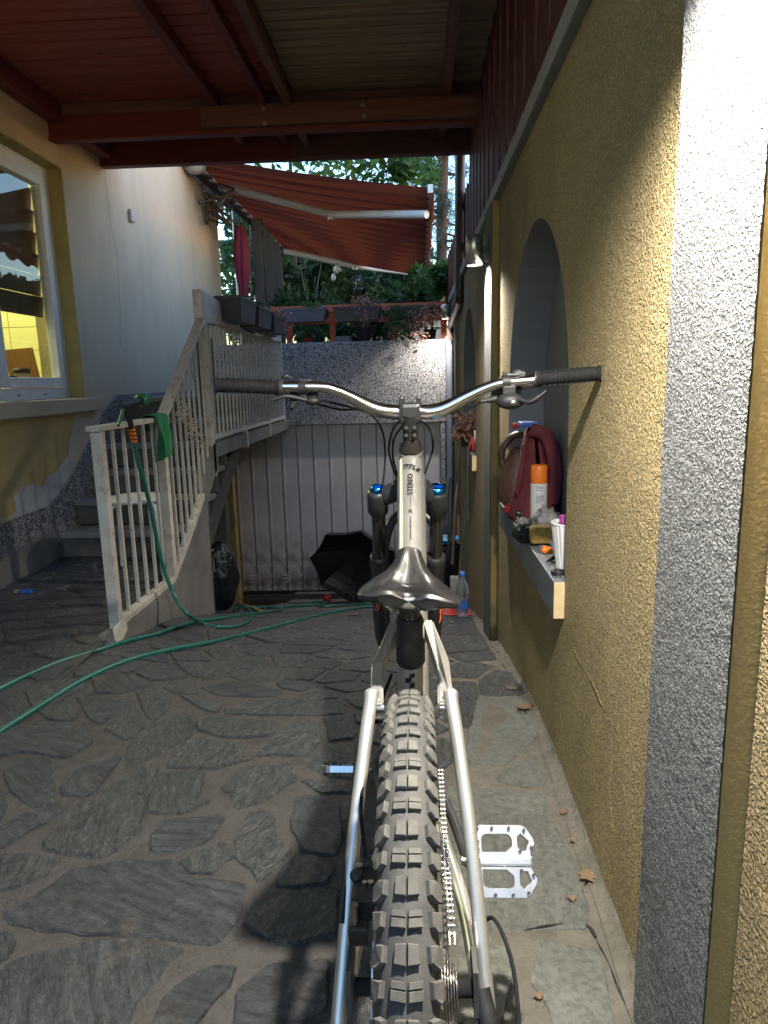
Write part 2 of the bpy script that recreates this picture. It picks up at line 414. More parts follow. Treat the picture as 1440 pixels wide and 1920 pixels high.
def glow(name, col, st):
    t = NT(name); t.b.inputs['Emission Color'].default_value = (*col, 1); t.b.inputs['Emission Strength'].default_value = st
    return t.fin(col, .5)
M['lamp_glow'] = glow('lamp_diffuser', (1, .93, .78), 14)
def glassmat():
    t = NT('window_glass'); nt = t.t; out = nt.nodes['Material Output']
    tr = t.n('BsdfTransparent'); tr.inputs[0].default_value = (.9, .93, .92, 1); gl = t.n('BsdfGlossy'); gl.inputs['Roughness'].default_value = .015
    fr = t.n('Fresnel'); fr.inputs[0].default_value = 1.5; mx = t.n('MixShader'); ge = t.n('NewGeometry')
    nt.links.new(t.math('MULTIPLY', t.math('MULTIPLY', fr.outputs[0], 1.5), t.math('SUBTRACT', 1.0, ge.outputs['Backfacing'])), mx.inputs[0]); nt.links.new(tr.outputs[0], mx.inputs[1]); nt.links.new(gl.outputs[0], mx.inputs[2]); nt.links.new(mx.outputs[0], out.inputs[0])
    return t.m
M['glass'] = glassmat()
def bottle_mat(name, col, ior=1.35):
    return plain(name, col, .12, var=.02, Transmission_Weight=.92, IOR=ior)
M['pet'] = bottle_mat('clear_bottle_plastic', (.85, .90, .97), 1.12)
M['water'] = bottle_mat('bottle_water', (.75, .88, .98), 1.25)
M['blue_plastic'] = plain('blue_plastic', (.03, .12, .45), .4)
M['cyan_plastic'] = plain('cyan_plastic', (.03, .38, .62), .4)
M['black_plastic'] = plain('black_plastic', (.012, .012, .013), .55, var=.2)
M['planter'] = plain('dark_grey_planter', (.045, .045, .05), .5, var=.2)
M['planter_g'] = plain('slate_grey_planter', (.10, .11, .14), .5, var=.12)
M['red_plastic'] = plain('red_plastic', (.45, .025, .03), .45)
M['orange_plastic'] = plain('orange_cap_plastic', (.85, .20, .02), .4, var=.05)
M['white_plastic'] = plain('white_plastic', (.62, .60, .60), .4, var=.05)
M['purple'] = plain('purple_label', (.32, .05, .26), .4)
M['green_hose'] = plain('green_hose_rubber', (.012, .115, .085), .35, var=.2, sc=6)
M['green_cloth'] = plain('green_cloth', (.02, .20, .075), .8, var=.2, bump=.3)
M['green_plastic'] = plain('green_plastic', (.03, .20, .07), .4)
M['red_cloth'] = plain('dark_red_cloth', (.14, .022, .03), .85, var=.25, sc=20, bump=.5, bd=.003, bsc=60)
M['parasol_red'] = plain('crimson_parasol_cloth', (.17, .010, .028), .8, var=.2)
M['black_cloth'] = plain('black_umbrella_cloth', (.012, .012, .016), .55, var=.2)
M['bin_bag'] = plain('black_bin_liner', (.014, .014, .018), .22, var=.2, bump=1, bd=.03, bsc=14)
M['ceramic_brown'] = plain('brown_glazed_clay', (.10, .05, .03), .45, var=.3, sc=14)
M['grey_rag'] = plain('grey_felt_rag', (.21, .20, .20), .95, var=.35, sc=35, bump=.8, bd=.004, bsc=90)
M['sponge'] = plain('mustard_sponge', (.36, .24, .055), .95, var=.3, sc=50, bump=1, bd=.005, bsc=130)
M['rope'] = plain('dirty_white_string', (.45, .40, .33), .9)
M['rubber'] = plain('black_rubber', (.007, .007, .008), .8, var=.3, sc=30, bump=.3, bd=.001, bsc=200, Specular_IOR_Level=.25)
def tyre_mat():
    t = NT('dusty_tyre_rubber')
    g = t.n('NewGeometry')
    d = t.ramp(t.noise(22, 6, .65), [(.3, 0), (.75, 1)])
    c = t.mix(d, (.026, .026, .028), (.060, .058, .054))
    return t.fin(c, .78, 0, t.bump(t.noise(160, 5), .35, .0015))
M['tyre'] = tyre_mat()
def knob_mat():
    t = NT('dusty_tread_rubber')
    d = t.ramp(t.noise(40, 6, .7), [(.3, 0), (.75, 1)])
    c = t.mix(d, (.042, .041, .040), (.095, .09, .08))
    return t.fin(c, .8, 0, t.bump(t.noise(220, 5), .35, .0012))
M['knob'] = knob_mat()
def alu(name, col, rough, metal=1.0, str_=.15):
    t = NT(name)
    g = t.noise(8, 4, .5, t.mapping((6, 120, 120)))
    c = t.mix(t.ramp(t.noise(9, 5), [(.3, 0), (.7, 1)]), col, [x*.85 for x in col])
    return t.fin(c, t.math('ADD', t.math('MULTIPLY', t.noise(25, 4), .14), rough-.07), metal, t.bump(g, str_, .0006))
M['frame'] = alu('raw_brushed_aluminium', (.60, .585, .56), .36, .8)
M['bar'] = alu('polished_titanium_bar', (.72, .68, .64), .2, 1, .05)
M['pedal'] = alu('machined_silver_pedal', (.68, .68, .70), .34, .9)
M['chrome'] = alu('chain_steel', (.42, .40, .38), .32)
M['anod_blue'] = alu('blue_anodised', (.02, .22, .62), .22)
M['fork'] = plain('satin_black_fork', (.02, .02, .021), .32, var=.15, sc=20)
M['stanchion'] = plain('gloss_black_stanchion', (.018, .016, .015), .16, var=.1, Coat_Weight=.6)
def saddlemat():
    t = NT('worn_black_saddle_leather')
    c = t.mix(t.ramp(t.noise(18, 5), [(.3, 0), (.75, 1)]), (.006, .006, .007), (.018, .017, .017))
    return t.fin(c, .27, 0, t.bump(t.noise(12, 3), .15, .003), Coat_Weight=.35, Coat_Roughness=.15)
M['saddle'] = saddlemat()
M['black_paint'] = plain('black_print', (.01, .01, .012), .5)
M['orange_print'] = plain('orange_print', (.75, .12, .03), .5)
M['interior'] = plain('yellow_kitchen_tile', (.62, .60, .26), .35, var=.06)
M['grout'] = plain('tile_grout', (.30, .26, .08), .8)

# ================================================================ ground
XL, XR = -1.40, .40            # inner face of the stair wall, face of the garden wall
mb = MB()
def gfn(u, v):
    x = -7 + 7.9*u if False else XL-.01 + (XR+.06-XL)*u
    y = -4 + 11.6*v
    return Vector((x, y, gz(x, y) + .004*noise.noise(Vector((x*6, y*6, 0)))))
mb.grid(gfn, 60, 380)
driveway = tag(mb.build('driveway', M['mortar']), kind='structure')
mb = MB(); mb.grid(lambda u, v: Vector((-2.6+(2.6+XL)*u, -4+8.6*v, .004*noise.noise(Vector((u*8, v*40, 0))))), 24, 160)
mb.prism([(-4, -.9), (4.39, -.9), (4.39, -.02), (-4, -.02)], 'x', -2.6, XL-.001)
patio = tag(mb.build('patio', M['mortar']), kind='structure')
mb = MB(); mb.box((-60, -40, -2.2), (60, 140, -1.6))
tag(mb.build('ground', M['soil']), kind='structure')
mb = MB(); mb.box((-40, 7.78, -1.5), (40, 130, 1.30)); mb.box((XR+.32, -20, -1.5), (40, 7.78, .8)); mb.box((-40, 8.9, 1.3), (-2.5, 12, 1.302))
tag(mb.build('garden_terrace', M['soil']), kind='structure')

# ---- flagstones traced from the paving, the rest filled in between them
def tr(ox, oy, s, poly): return [(ox+x/s, oy+y/s) for x, y in poly]
L_ = [
 [(60,1200),(130,1170),(330,1030),(560,990),(740,1010),(800,1060),(995,1085),(985,1200),(900,1300),(860,1320),(480,1290),(300,1280),(80,1250)],
 [(-60,1560),(60,1430),(190,1370),(390,1340),(620,1345),(740,1355),(650,1480),(560,1560),(500,1720),(-60,1720)],
 [(840,1470),(900,1440),(1000,1450),(960,1520),(880,1600),(800,1700),(640,1700),(700,1560)],
 [(540,490),(660,400),(790,355),(815,390),(810,450),(640,550),(545,580)],
 [(840,395),(900,375),(1145,395),(1130,460),(940,460),(850,430)],
 [(710,580),(760,495),(840,470),(1030,490),(1045,550),(900,590)],
 [(260,670),(330,600),(500,550),(400,700),(350,722),(270,700)],
 [(20,620),(110,560),(215,545),(220,640),(215,740),(130,745),(60,690)],
 [(470,690),(620,590),(655,600),(640,680),(590,790),(585,850),(500,930),(440,960),(370,960),(200,930),(200,890),(280,780),(400,740)],
 [(650,650),(700,625),(860,615),(845,690),(880,735),(770,780),(640,770)],
 [(640,870),(690,820),(930,800),(880,900),(760,950),(640,940)],
 [(950,670),(1010,600),(1220,575),(1240,640),(1100,740),(1010,755),(980,700)],
 [(1005,900),(1040,800),(1100,768),(1160,800),(1160,890),(1230,940),(1100,1060),(1050,1000),(1005,960)],
 [(1095,530),(1180,440),(1290,400),(1340,410),(1350,470),(1300,540)],
 [(580,270),(660,245),(710,310),(700,350),(640,390),(600,330)],
 [(330,290),(500,285),(540,320),(430,400),(370,370)],
 [(440,420),(570,340),(620,410),(540,470)],
 [(-20,870),(60,800),(230,740),(280,780),(160,840),(20,920),(-20,920)],
 [(-20,960),(100,960),(240,980),(200,1040),(60,1100),(-20,1110)],
 [(770,285),(940,320),(900,355),(830,330)],
 [(960,340),(1060,310),(1250,300),(1430,312),(1430,350),(1300,365),(980,360)],
 [(860,250),(1000,225),(1180,260),(1170,290),(950,285)],
 [(1250,720),(1330,700),(1420,750),(1440,900),(1400,960),(1290,930),(1240,860)],
 [(1270,640),(1440,645),(1470,690),(1350,690)],
 [(1060,1190),(1230,1130),(1420,1110),(1400,1290),(1200,1330),(1080,1280),(1030,1250)],
 [(1130,1440),(1370,1410),(1350,1640),(1150,1720),(1000,1700),(1000,1530)],
 [(770,980),(950,905),(985,960),(880,1040),(800,1050)],
 [(-20,1300),(40,1290),(60,1320),(30,1400),(-20,1430)],
 [(250,540),(330,420),(380,420),(385,480),(300,545)],
 [(-20,440),(180,400),(310,420),(240,540),(90,520),(-20,545)],
 [(1375,380),(1470,370),(1500,460),(1390,475)]]
traced = [(tr(0, 1180, 2.25, p), 0) for p in L_]
R1 = [[(320,1350),(560,1340),(650,1400),(665,1590),(480,1740),(230,1740),(280,1550)],
      [(330,1240),(420,1180),(560,1190),(630,1320),(340,1325)],
      [(110,1250),(300,1250),(305,1340),(265,1520),(110,1480)],
      [(110,1140),(300,1120),(410,1150),(300,1215),(110,1215)]]
traced += [(tr(800, 900, 3.273, p), 1 if i == 0 else 0) for i, p in enumerate(R1)]
R2 = [[(100,190),(540,195),(700,240),(820,500),(900,750),(930,925),(700,925),(450,960),(60,930)],
      [(100,980),(340,1040),(430,1130),(430,1300),(330,1640),(60,1640)],
      [(640,1060),(900,1080),(1000,1100),(1080,1400),(1120,1640),(760,1640),(640,1400),(600,1300)],
      [(20,-10),(240,10),(610,20),(640,175),(300,165),(20,150)]]
traced += [(tr(840, 1480, 3.6, p), 1) for p in R2]
polys = []
for p, k in traced:
    q = [atg(u, v) for u, v in p]; cx = sum(a.x for a in q)/len(q); cy = sum(a.y for a in q)/len(q)
    polys.append(([(cx+(a.x-cx)*1.10, cy+(a.y-cy)*1.10) for a in q], k))
def dens(poly, step=.03):
    out = []
    for (x0, y0), (x1, y1) in zip(poly, poly[1:]+poly[:1]):
        n = max(1, int(math.hypot(x1-x0, y1-y0)/step))
        for i in range(n): out.append((x0+(x1-x0)*i/n, y0+(y1-y0)*i/n))
    return out
def inside(pt, poly):
    x, y = pt; c = False
    for (x0, y0), (x1, y1) in zip(poly, poly[1:]+poly[:1]):
        if (y0 > y) != (y1 > y) and x < (x1-x0)*(y-y0)/(y1-y0)+x0: c = not c
    return c
samples = [s for p, k in polys for s in dens(p)]
def clip(poly, nx, ny, d):          # keep nx*x+ny*y <= d
    out = []
    for (x0, y0), (x1, y1) in zip(poly, poly[1:]+poly[:1]):
        a = nx*x0+ny*y0-d; b = nx*x1+ny*y1-d
        if a <= 0: out.append((x0, y0))
        if a*b < 0: t = a/(a-b); out.append((x0+(x1-x0)*t, y0+(y1-y0)*t))
    return out
seeds = []
rs = random.Random(11)
for _ in range(9000):
    x = rs.uniform(-2.36, .33); y = rs.uniform(.55, 4.9)
    if x < XL and y > 4.3: continue
    if abs(x-XL) < .04 and y > 2.4: continue
    md = .13 if y < 3 else .18
    if any(inside((x, y), p) for p, k in polys): continue
    if any((x-a)**2+(y-b)**2 < (.045)**2 for a, b in samples): continue
    if any((x-a)**2+((y-b)*.8)**2 < md*md for a, b in seeds): continue
    seeds.append((x, y))
for (x, y) in seeds:
    lo, hi = (-2.38, XL-.02) if x < XL else (XL+.02, .345)
    if y < 2.4: lo, hi = -2.38, .345
    poly = [(max(lo, x-.3), y-.26), (min(hi, x+.3), y-.26), (min(hi, x+.3), y+.26), (max(lo, x-.3), y+.26)]
    for (a, b) in seeds:
        if (a, b) != (x, y) and abs(a-x) < .7 and abs(b-y) < .7:
            d = math.hypot(a-x, b-y); nx, ny = (a-x)/d, (b-y)/d
            poly = clip(poly, nx, ny, nx*x+ny*y+d/2-.011)
            if len(poly) < 3: break
    if len(poly) < 3: continue
    for (a, b) in samples:
        if abs(a-x) < .4 and abs(b-y) < .4:
            d = math.hypot(a-x, b-y); nx, ny = (a-x)/d, (b-y)/d
            poly = clip(poly, nx, ny, nx*x+ny*y+d-.014)
            if len(poly) < 3: break
    if len(poly) >= 3: polys.append((poly, 1 if x > .08 and y < 2.3 else 0))
def area(p): return abs(sum(a[0]*b[1]-b[0]*a[1] for a, b in zip(p, p[1:]+p[:1])))/2
polys = [(p, k) for p, k in polys if area(p) > .0018]
polys = polys[:300]
def stone(poly, k, seed):
    cx = sum(p[0] for p in poly)/len(poly); cy = sum(p[1] for p in poly)/len(poly)
    # round corners, wobble
    o = []
    n = len(poly)
    for i in range(n):
        a, b, c = poly[i-1], poly[i], poly[(i+1) % n]
        o += [(b[0]*.93+a[0]*.07, b[1]*.93+a[1]*.07), (b[0]*.93+c[0]*.07, b[1]*.93+c[1]*.07), ((b[0]*2+c[0])/3, (b[1]*2+c[1])/3), ((b[0]+c[0]*2)/3, (b[1]+c[1]*2)/3)]
    o = [(x+.013*noise.noise(Vector((x*14, y*14, seed))), y+.013*noise.noise(Vector((x*14, y*14, seed+9)))) for x, y in o]
    th = .0065+.0045*noise.noise(Vector((cx*3, cy*3, 2))); tx = .02*noise.noise(Vector((seed*1.7, 0, 5))); ty = .02*noise.noise(Vector((seed*2.3, 3, 5)))
    if k == 1: th *= .6
    m = MB(); N = len(o); vs = []
    for sc, zz in ((1, -.012), (1, .001), (.955, th)):
        for x, y in o:
            X = cx+(x-cx)*sc; Y = cy+(y-cy)*sc
            vs.append((X, Y, gz(X, Y) if X > XL else 0.0))
            z = vs[-1][2] + zz + ((x-cx)*tx+(y-cy)*ty if zz > .003 else 0) + (.0035*noise.noise(Vector((X*20, Y*20, seed))) if zz > .003 else 0)
            vs[-1] = (X, Y, z)
    fs = [(r*N+i, r*N+(i+1) % N, (r+1)*N+(i+1) % N, (r+1)*N+i) for r in range(2) for i in range(N)]
    fs.append(tuple(range(2*N, 3*N)))
    m.add(vs, fs); return m, cx
for i, (p, k) in enumerate(polys):
    m, cx = stone(p, k, i*1.37)
    m.build('flagstone', M['slate_pale'] if k else M['slate'], driveway if cx > XL else patio)
# mortar fillet along the garden wall
mb = MB()
def fil(u, v):
    y = .3+3.7*v; r = .03*(1-u)+.003
    w = .02*noise.noise(Vector((y*5, 0, 0)))
    return Vector((XR-(.045+w)*u+.01, y, gz(XR, y)+.022*(1-u)*(1-u)+.014*noise.noise(Vector((y*13, u*3, 4)))*(1-u)+.004))
mb.grid(fil, 6, 400)
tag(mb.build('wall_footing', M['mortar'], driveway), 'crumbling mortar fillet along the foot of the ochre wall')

def gcrack(pts, r, lab):
    m = MB(); P = [atg(u, v) for u, v in pts]; Q = smooth_path([p+Vector((.004*noise.noise(p*40), .006*noise.noise(p*33), .0085)) for p in P], 8)
    m.tube(Q, [r*(.35+.9*abs(noise.noise(q*25))) for q in Q], 6, flat=(1, .45)); tag(m.build('crack', M['dark_crack'], driveway, fix=False), lab)
gcrack([(927,1750), (945,1757), (981,1748), (1022,1743), (1072,1739), (1103,1745), (1118,1765)], .0035, 'dark gap between two pale slabs below the pedal')
gcrack([(1010,1345), (1035,1430), (1058,1490), (1075,1540), (1092,1590), (1108,1640)], .0022, 'thin dark crack along the mortar at the wall foot')
gcrack([(1120,1770), (1140,1815), (1160,1860), (1180,1905)], .002, 'thin crack in the mortar near the bottom edge')
# ================================================================ garden wall with arched niches (right)
gw = empty('garden_wall', (XR, 2.5, 0), 'tall ochre rough rendered wall with arched grey niches on the right', 'wall')
ZT = 1.93
def arch_poly(y0, y1, zb, zt, n=22):
    r = (y1-y0)/2; c = (y0+y1)/2; h = min(r*1.05, .62); pts = [(y0, zb), (y1, zb)]
    for i in range(n+1):
        a = PI*i/n; pts.append((c+r*math.cos(a), zt-h+h*math.sin(a)))
    return pts
A1 = arch_poly(1.86, 3.05, .565, 1.62); A2 = arch_poly(4.80, 6.02, .60, 1.63)
def wall_face(y0, y1, zb0, zb1, zt, hole, x):
    bm = bmesh.new()
    def loop(pts):
        vs = [bm.verts.new((x, a, b)) for a, b in pts]
        return [bm.edges.new((vs[i], vs[(i+1) % len(vs)])) for i in range(len(vs))]
    e = loop([(y0, zb0), (y1, zb1), (y1, zt), (y0, zt)])
    if hole: e += loop(hole)
    bmesh.ops.triangle_fill(bm, edges=e, use_beauty=True)
    for f in bm.faces:
        if f.normal.x > 0: f.normal_flip()
    me = bpy.data.meshes.new('render'); bm.to_mesh(me); bm.free(); return me
for (y0, y1, hole) in ((-3.0, .79, None), (1.05, 3.47, A1), (3.80, 6.55, A2), (6.8, 7.9, None)):
    new_obj('render_panel', wall_face(y0, y1, prof(y0)-.3, prof(y1)-.3, ZT, hole, XR), gw, M['stucco_y'])
mb = MB(); mb.box((XR+.17, -3, -1.6), (XR+.3, 7.9, ZT)); mb.box((XR+.001, -3.0, ZT-.02), (XR+.17, 7.9, ZT)); mb.build('wall_core', M['concrete'], gw)
for hole in (A1, A2):
    mb = MB(); n = len(hole)
    vs = [(XR, a, b) for a, b in hole]+[(XR+.15, a, b) for a, b in hole]
    mb.add(vs, [(i, (i+1) % n, n+(i+1) % n, n+i) for i in range(n)]+[tuple(range(n, 2*n))])
    nb = mb.build('niche', M['grey_paint'], gw, fix=False)
for i, (y0, y1) in enumerate(((.79, 1.05), (3.47, 3.80), (6.55, 6.8))):
    mb = MB(); zb = prof(y0)-.6
    def pf(u, v):
        y = y0+(y1-y0)*u; z = zb+(ZT+.0-zb)*v
        n_ = (noise.noise(Vector((y*150, z*150, 0)))*.0008+noise.noise(Vector((y*70, z*70, 5)))*.0008) if i == 0 else 0
        wob = .004*noise.noise(Vector((0, z*4, 3)))
        return Vector((XR-.035+n_, y + (wob if u > .99 else 0) + (noise.noise(Vector((3, z*120, 7)))*.0022 if u < .01 and i == 0 else 0), z))
    if i == 0: mb.grid(pf, 60, 420)
    else: mb.grid(pf, 2, 40)
    pil = mb.build('pilaster', M['stucco_g'], gw, fix=False)
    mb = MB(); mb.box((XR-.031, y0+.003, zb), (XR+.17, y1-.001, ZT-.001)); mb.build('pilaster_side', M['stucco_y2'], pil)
for pts, r in (([(1078, 1222), (1090, 1245), (1104, 1268), (1118, 1296), (1130, 1325)], .0011), ([(905, 955), (912, 1010), (930, 1075), (936, 1120)], .0015), ([(1150, 1405), (1143, 1480), (1150, 1560)], .0012), ([(1010, 1085), (1018, 1150), (1014, 1215)], .0010)):
    m = MB(); Q = smooth_path([at(u, v, 'x', XR-.0005) for u, v in pts], 8); m.tube([q+Vector((0, .006*noise.noise(q*50), .004*noise.noise(q*70))) for q in Q], [r*(.4+abs(noise.noise(q*40))) for q in Q], 5, flat=(1, .6))
    m.build('render_ridge', M['stucco_y'], gw, fix=False)
# cap and sills
mb = MB(); mb.bbox((XR-.03, -3, ZT), (XR+.35, 8.0, ZT+.06), .006); mb.build('wall_cap', M['grey_paint'], gw)
for (y0, y1, z1) in ((1.85, 3.10, .562), (4.69, 6.05, .60)):
    mb = MB(); mb.bbox((XR-.03, y0+.004, z1-.105), (XR+.145, y1, z1), .004)
    s_ = mb.build('niche_sill', M['sill_grey'], gw)
    mb = MB(); mb.bbox((XR-.0295, y0, z1-.1045), (XR-.0005, y0+.006, z1-.001), .001); mb.build('sill_end', M['sill_raw'], s_)

# wooden screen on top of the wall: separate upright slats
scr = empty('wooden_screen', (XR+.05, 4, ZT+.06), 'wine red upright board screen standing on the cap of the ochre wall', 'fence')
y = .2; k = 0; me_s = {}
while y < 10.3:
    h = 1.02 if y < 5.7 else (.62+.05*math.sin(k*1.7))
    hk = round(h, 2)
    if hk not in me_s:
        mb = MB(); mb.bbox((-.011, -.036, 0), (.011, .036, hk), .004); me_s[hk] = mb.mesh('slat'); me_s[hk].materials.append(M['wood_fence'])
    o = bpy.data.objects.new('slat', me_s[hk]); COL.objects.link(o); o.parent = scr
    o.location = Vector((XR+.04+.004*math.sin(k*2.1), y, ZT+.062))-scr.location; y += .087; k += 1
mb = MB()
for z in (ZT+.2, ZT+.52): mb.bbox((XR+.056, .1, z), (XR+.085, 10.3, z+.07), .004)
mb.build('screen_rail', M['wood_fence'], scr)
mb = MB(); mb.bbox((XR+.04, 8.0, ZT-1.2), (XR+.30, 10.4, ZT+.05), .01)
tag(mb.build('low_wall', M['concrete']), 'weathered concrete wall base under the far end of the red screen', 'wall')

# ================================================================ house (left)
XW = -2.40
hs = empty('house', (XW, 4, 0), 'cream and ochre plastered house wall with a lit kitchen window on the left', 'house')
WY0, WY1, WZ0, WZ1 = 2.9, 5.0, 1.045, 2.60
mb = MB()
mb.box((XW-.3, -3, 0-.1), (XW, WY0, 3.0)); mb.box((XW-.3, WY0, -.1), (XW, WY1, WZ0-.1)); mb.box((XW-.3, WY0, WZ1), (XW, WY1, 3.0))
mb.box((XW-.3, WY1, -.1), (XW, 5.75, 3.0)); mb.box((XW-.3, 5.75, -.1), (XW, 8.9, 3.42))
mb.box((XW-.3, 5.4, -1.4), (XW-.001, 7.8, -.1))
mb.build('plaster_wall', M['cream'], hs)
# stained ochre area below the sill (thin paint coat), filler patch
mb = MB(); mb.add([(XW+.002, -3, .01), (XW+.002, 3.75, .36), (XW+.002, 4.2, .44), (XW+.002, 4.62, .62), (XW+.002, 4.82, .93), (XW+.002, -3, .93)], [(0, 1, 2, 3, 4, 5)])
mb.build('ochre_render', M['ochre'], hs, fix=False)
pp = [(30,1205),(95,1180),(235,1130),(310,1080),(380,960),(460,880),(495,790),(480,690),(440,700),(380,770),(330,790),(290,860),(240,850),(200,840),(120,870),(90,930),(110,1060)]
pp = [(x/1.067*.3 if False else x*300/1067, 760+y*540/1920) for x, y in [(110,745),(330,670),(410,560),(495,400),(485,350),(440,345),(380,440),(310,480),(280,545),(220,525),(140,550),(92,600)]]
mb = MB(); q = [at(u, v, 'x', XW+.005) for u, v in pp]; mb.add(q, [tuple(range(len(q)))]); mb.build('filler_patch', M['patch'], hs, fix=False)
# pebble skirting following floor and stairs
sk = [(-40,1010),(0,985),(95,948),(130,905),(165,838),(198,772),(225,742),(258,739),(300,740)]
def onw(u, v, x): return at(u, v, 'x', x)
top = [onw(u, v, XW+.02) for u, v in sk]; top[-1] = Vector((XW+.02, 7.6, 1.05)); top[-2] = Vector((XW+.02, 6.1, 1.05)); top[-3] = Vector((XW+.02, 5.52, 1.05))
bot = [Vector((XW+.02, p.y, -.0 if p.y < 4.4 else min(.95, (p.y-4.4)*.62)-.02)) for p in top]
bot = [Vector((p.x, p.y, max(p.z, b.z) if False else b.z)) for p, b in zip(bot, bot)]
mb = MB(); n = len(top); vs = top+bot+[v-Vector((.018, 0, 0)) for v in top]
mb.add(vs, [(i, i+1, n+i+1, n+i) for i in range(n-1)]+[(i, 2*n+i, 2*n+i+1, i+1) for i in range(n-1)])
mb.build('pebble_skirting', M['terrazzo_f'], hs, fix=False)
mb = MB(); vs = [(XW+.028, -3, 0), (XW+.028, 4.38, 0), (XW+.028, 4.38, .19), (XW+.028, 4.1, .21), (XW+.028, 3.7, .16), (XW+.028, -3, .14)]
mb.prism([(v[1], v[2]) for v in vs], 'x', XW+.001, XW+.032); mb.build('plinth', M['concrete'], hs)
# reveals, sill, window
mb = MB()
mb.box((XW-.299, WY1-.012, WZ0), (XW-.001, WY1+.001, WZ1)); mb.box((XW-.299, WY0, WZ1-.012), (XW-.001, WY1-.012, WZ1+.001))
mb.build('window_reveal', M['reveal'], hs)
mb = MB(); mb.bbox((XW-.13, WY0-.1, WZ0-.10), (XW+.055, WY1+.14, WZ0-.003), .01); mb.build('window_sill', M['cream'], hs)
wx = XW-.12
mb = MB()
mb.bbox((wx-.05, WY1-.085, WZ0), (wx+.02, WY1-.013, WZ1-.012)); mb.bbox((wx-.05, WY0, WZ0), (wx+.02, WY1-.086, WZ0+.075)); mb.bbox((wx-.05, WY0, WZ1-.085), (wx+.02, WY1-.086, WZ1-.012))
wf = mb.build('window_frame', M['pvc'], hs)
mb = MB(); y0, y1 = 4.14, WY1-.09; z0, z1 = WZ0+.078, WZ1-.088
for a, b in (((y0, z0), (y0+.07, z1)), ((y1-.07, z0), (y1, z1)), ((y0+.071, z0), (y1-.071, z0+.065)), ((y0+.071, z1-.065), (y1-.071, z1))):
    mb.bbox((wx-.03, a[0], a[1]), (wx+.035, b[0], b[1]), .006)
mb.build('window_sash', M['pvc'], hs)
mb = MB()
for a, b in (((WY0+.02, z0), (WY0+.09, z1)), ((y0-.075, z0), (y0-.005, z1)), ((WY0+.09, z0), (y0-.076, z0+.065)), ((WY0+.09, z1-.065), (y0-.076, z1))):
    mb.bbox((wx-.03, a[0], a[1]), (wx+.035, b[0], b[1]), .006)
mb.build('window_sash', M['pvc'], hs)
for a, b in ((y0+.06, y1-.06), (WY0+.08, y0-.065)):
    mb = MB(); mb.box((wx-.004, a, z0+.06), (wx+.004, b, z1-.06)); mb.build('window_pane', M['glass'], hs)
for yy in (4.3, 4.62):
    mb = MB(); mb.box((wx+.0195, yy, WZ0+.028), (wx+.0215, yy+.035, WZ0+.036)); mb.build('drain_slot', M['black_plastic'], wf)
# room behind
mb = MB(); rx = XW-.31
mb.box((rx-1.6, 1.9, .4), (rx-1.5, 6.3, 2.9)); mb.box((rx-1.5, 6.2, .4), (rx-.0, 6.3, 2.9)); mb.box((rx-1.5, 1.9, .4), (rx, 2.0, 2.9)); mb.box((rx-1.5, 2, .35), (rx, 6.2, .4)); mb.box((rx-1.5, 2, 2.9), (rx, 6.2, 2.95))
mb.build('kitchen_wall', M['grout'], hs)
tm = MB(); tm.bbox((-.006, -.148, -.098), (.006, .148, .098), .003); tme = tm.mesh('tile'); tme.materials.append(M['interior'])
tm2 = MB(); tm2.bbox((-.148, -.006, -.098), (.148, .006, .098), .003); tme2 = tm2.mesh('tile'); tme2.materials.append(M['interior'])
for j in range(9):
    for i in range(8):
        o = bpy.data.objects.new('wall_tile', tme); COL.objects.link(o); o.parent = hs; o.location = Vector((rx-1.495, 3.85+i*.3, .95+j*.2))-hs.location
    for i in range(4):
        o = bpy.data.objects.new('wall_tile', tme2); COL.objects.link(o); o.parent = hs; o.location = Vector((rx-1.34+i*.3, 6.195, .95+j*.2))-hs.location
pl_ = bpy.data.lights.new('kitchen_light', 'POINT'); pl_.energy = 20; pl_.shadow_soft_size = .3; pl_.color = (1, .97, .62)
po = bpy.data.objects.new('kitchen_light', pl_); COL.objects.link(po); po.location = (rx-.9, 4.7, 2.6)
bl = empty('window_blind', (wx-.09, 4.4, 2.4), 'brown slatted wooden blind half lowered behind the lit window', 'blind')
mbs = MB(); mbs.bbox((-.004, -.44, -.068), (.004, .44, .068), .002, Matrix.Rotation(R_(8), 4, 'Y')); bme = mbs.mesh('slat'); bme.materials.append(M['blind'])
for i in range(7):
    o = bpy.data.objects.new('blind_slat', bme); COL.objects.link(o); o.parent = bl; o.location = Vector((wx-.075, 4.47, 2.52-i*.142))-bl.location
mb = MB(); mb.box((rx-.25, 3.2, WZ0-.06), (XW-.18, 6.1, WZ0-.02)); mb.build('worktop', M['concrete_l'], hs)
mb = MB(); mb.bbox((-.012, -.1, 0), (.012, .1, .38), .005)
o = mb.build('chopping_board', M['boardwood']); o.location = (XW-.42, 5.02, WZ0-.02); o.rotation_euler = (R_(6), R_(-6), R_(-50))
tag(o, 'orange brown wooden chopping board leaning inside the lit kitchen window', 'chopping board')
for (y, r, h, nm, lb) in ((4.70, .055, .15, 'glass_jar', 'small clear glass jar standing behind the window next to the board'), (4.84, .08, .2, 'glass_jug', 'large clear glass jug with dark lid behind the kitchen window')):
    mb = MB(); mb.lathe([(.001, 0), (r, .0), (r*1.05, h*.5), (r*.7, h*.9), (r*.62, h), (r*.56, h), (r*.9, h*.5), (r*.9, .01), (.001, .01)]); e = empty(nm, (XW-.36, y, WZ0-.02), lb, 'jar' if h < .18 else 'jug')
    o = mb.build('body', M['pet']); o.parent = e; mb = MB(); mb.lathe([(.001, 0), (r*.7, 0), (r*.7, .03), (.001, .034)], (0, 0, h)); o = mb.build('lid', M['black_plastic']); o.parent = e
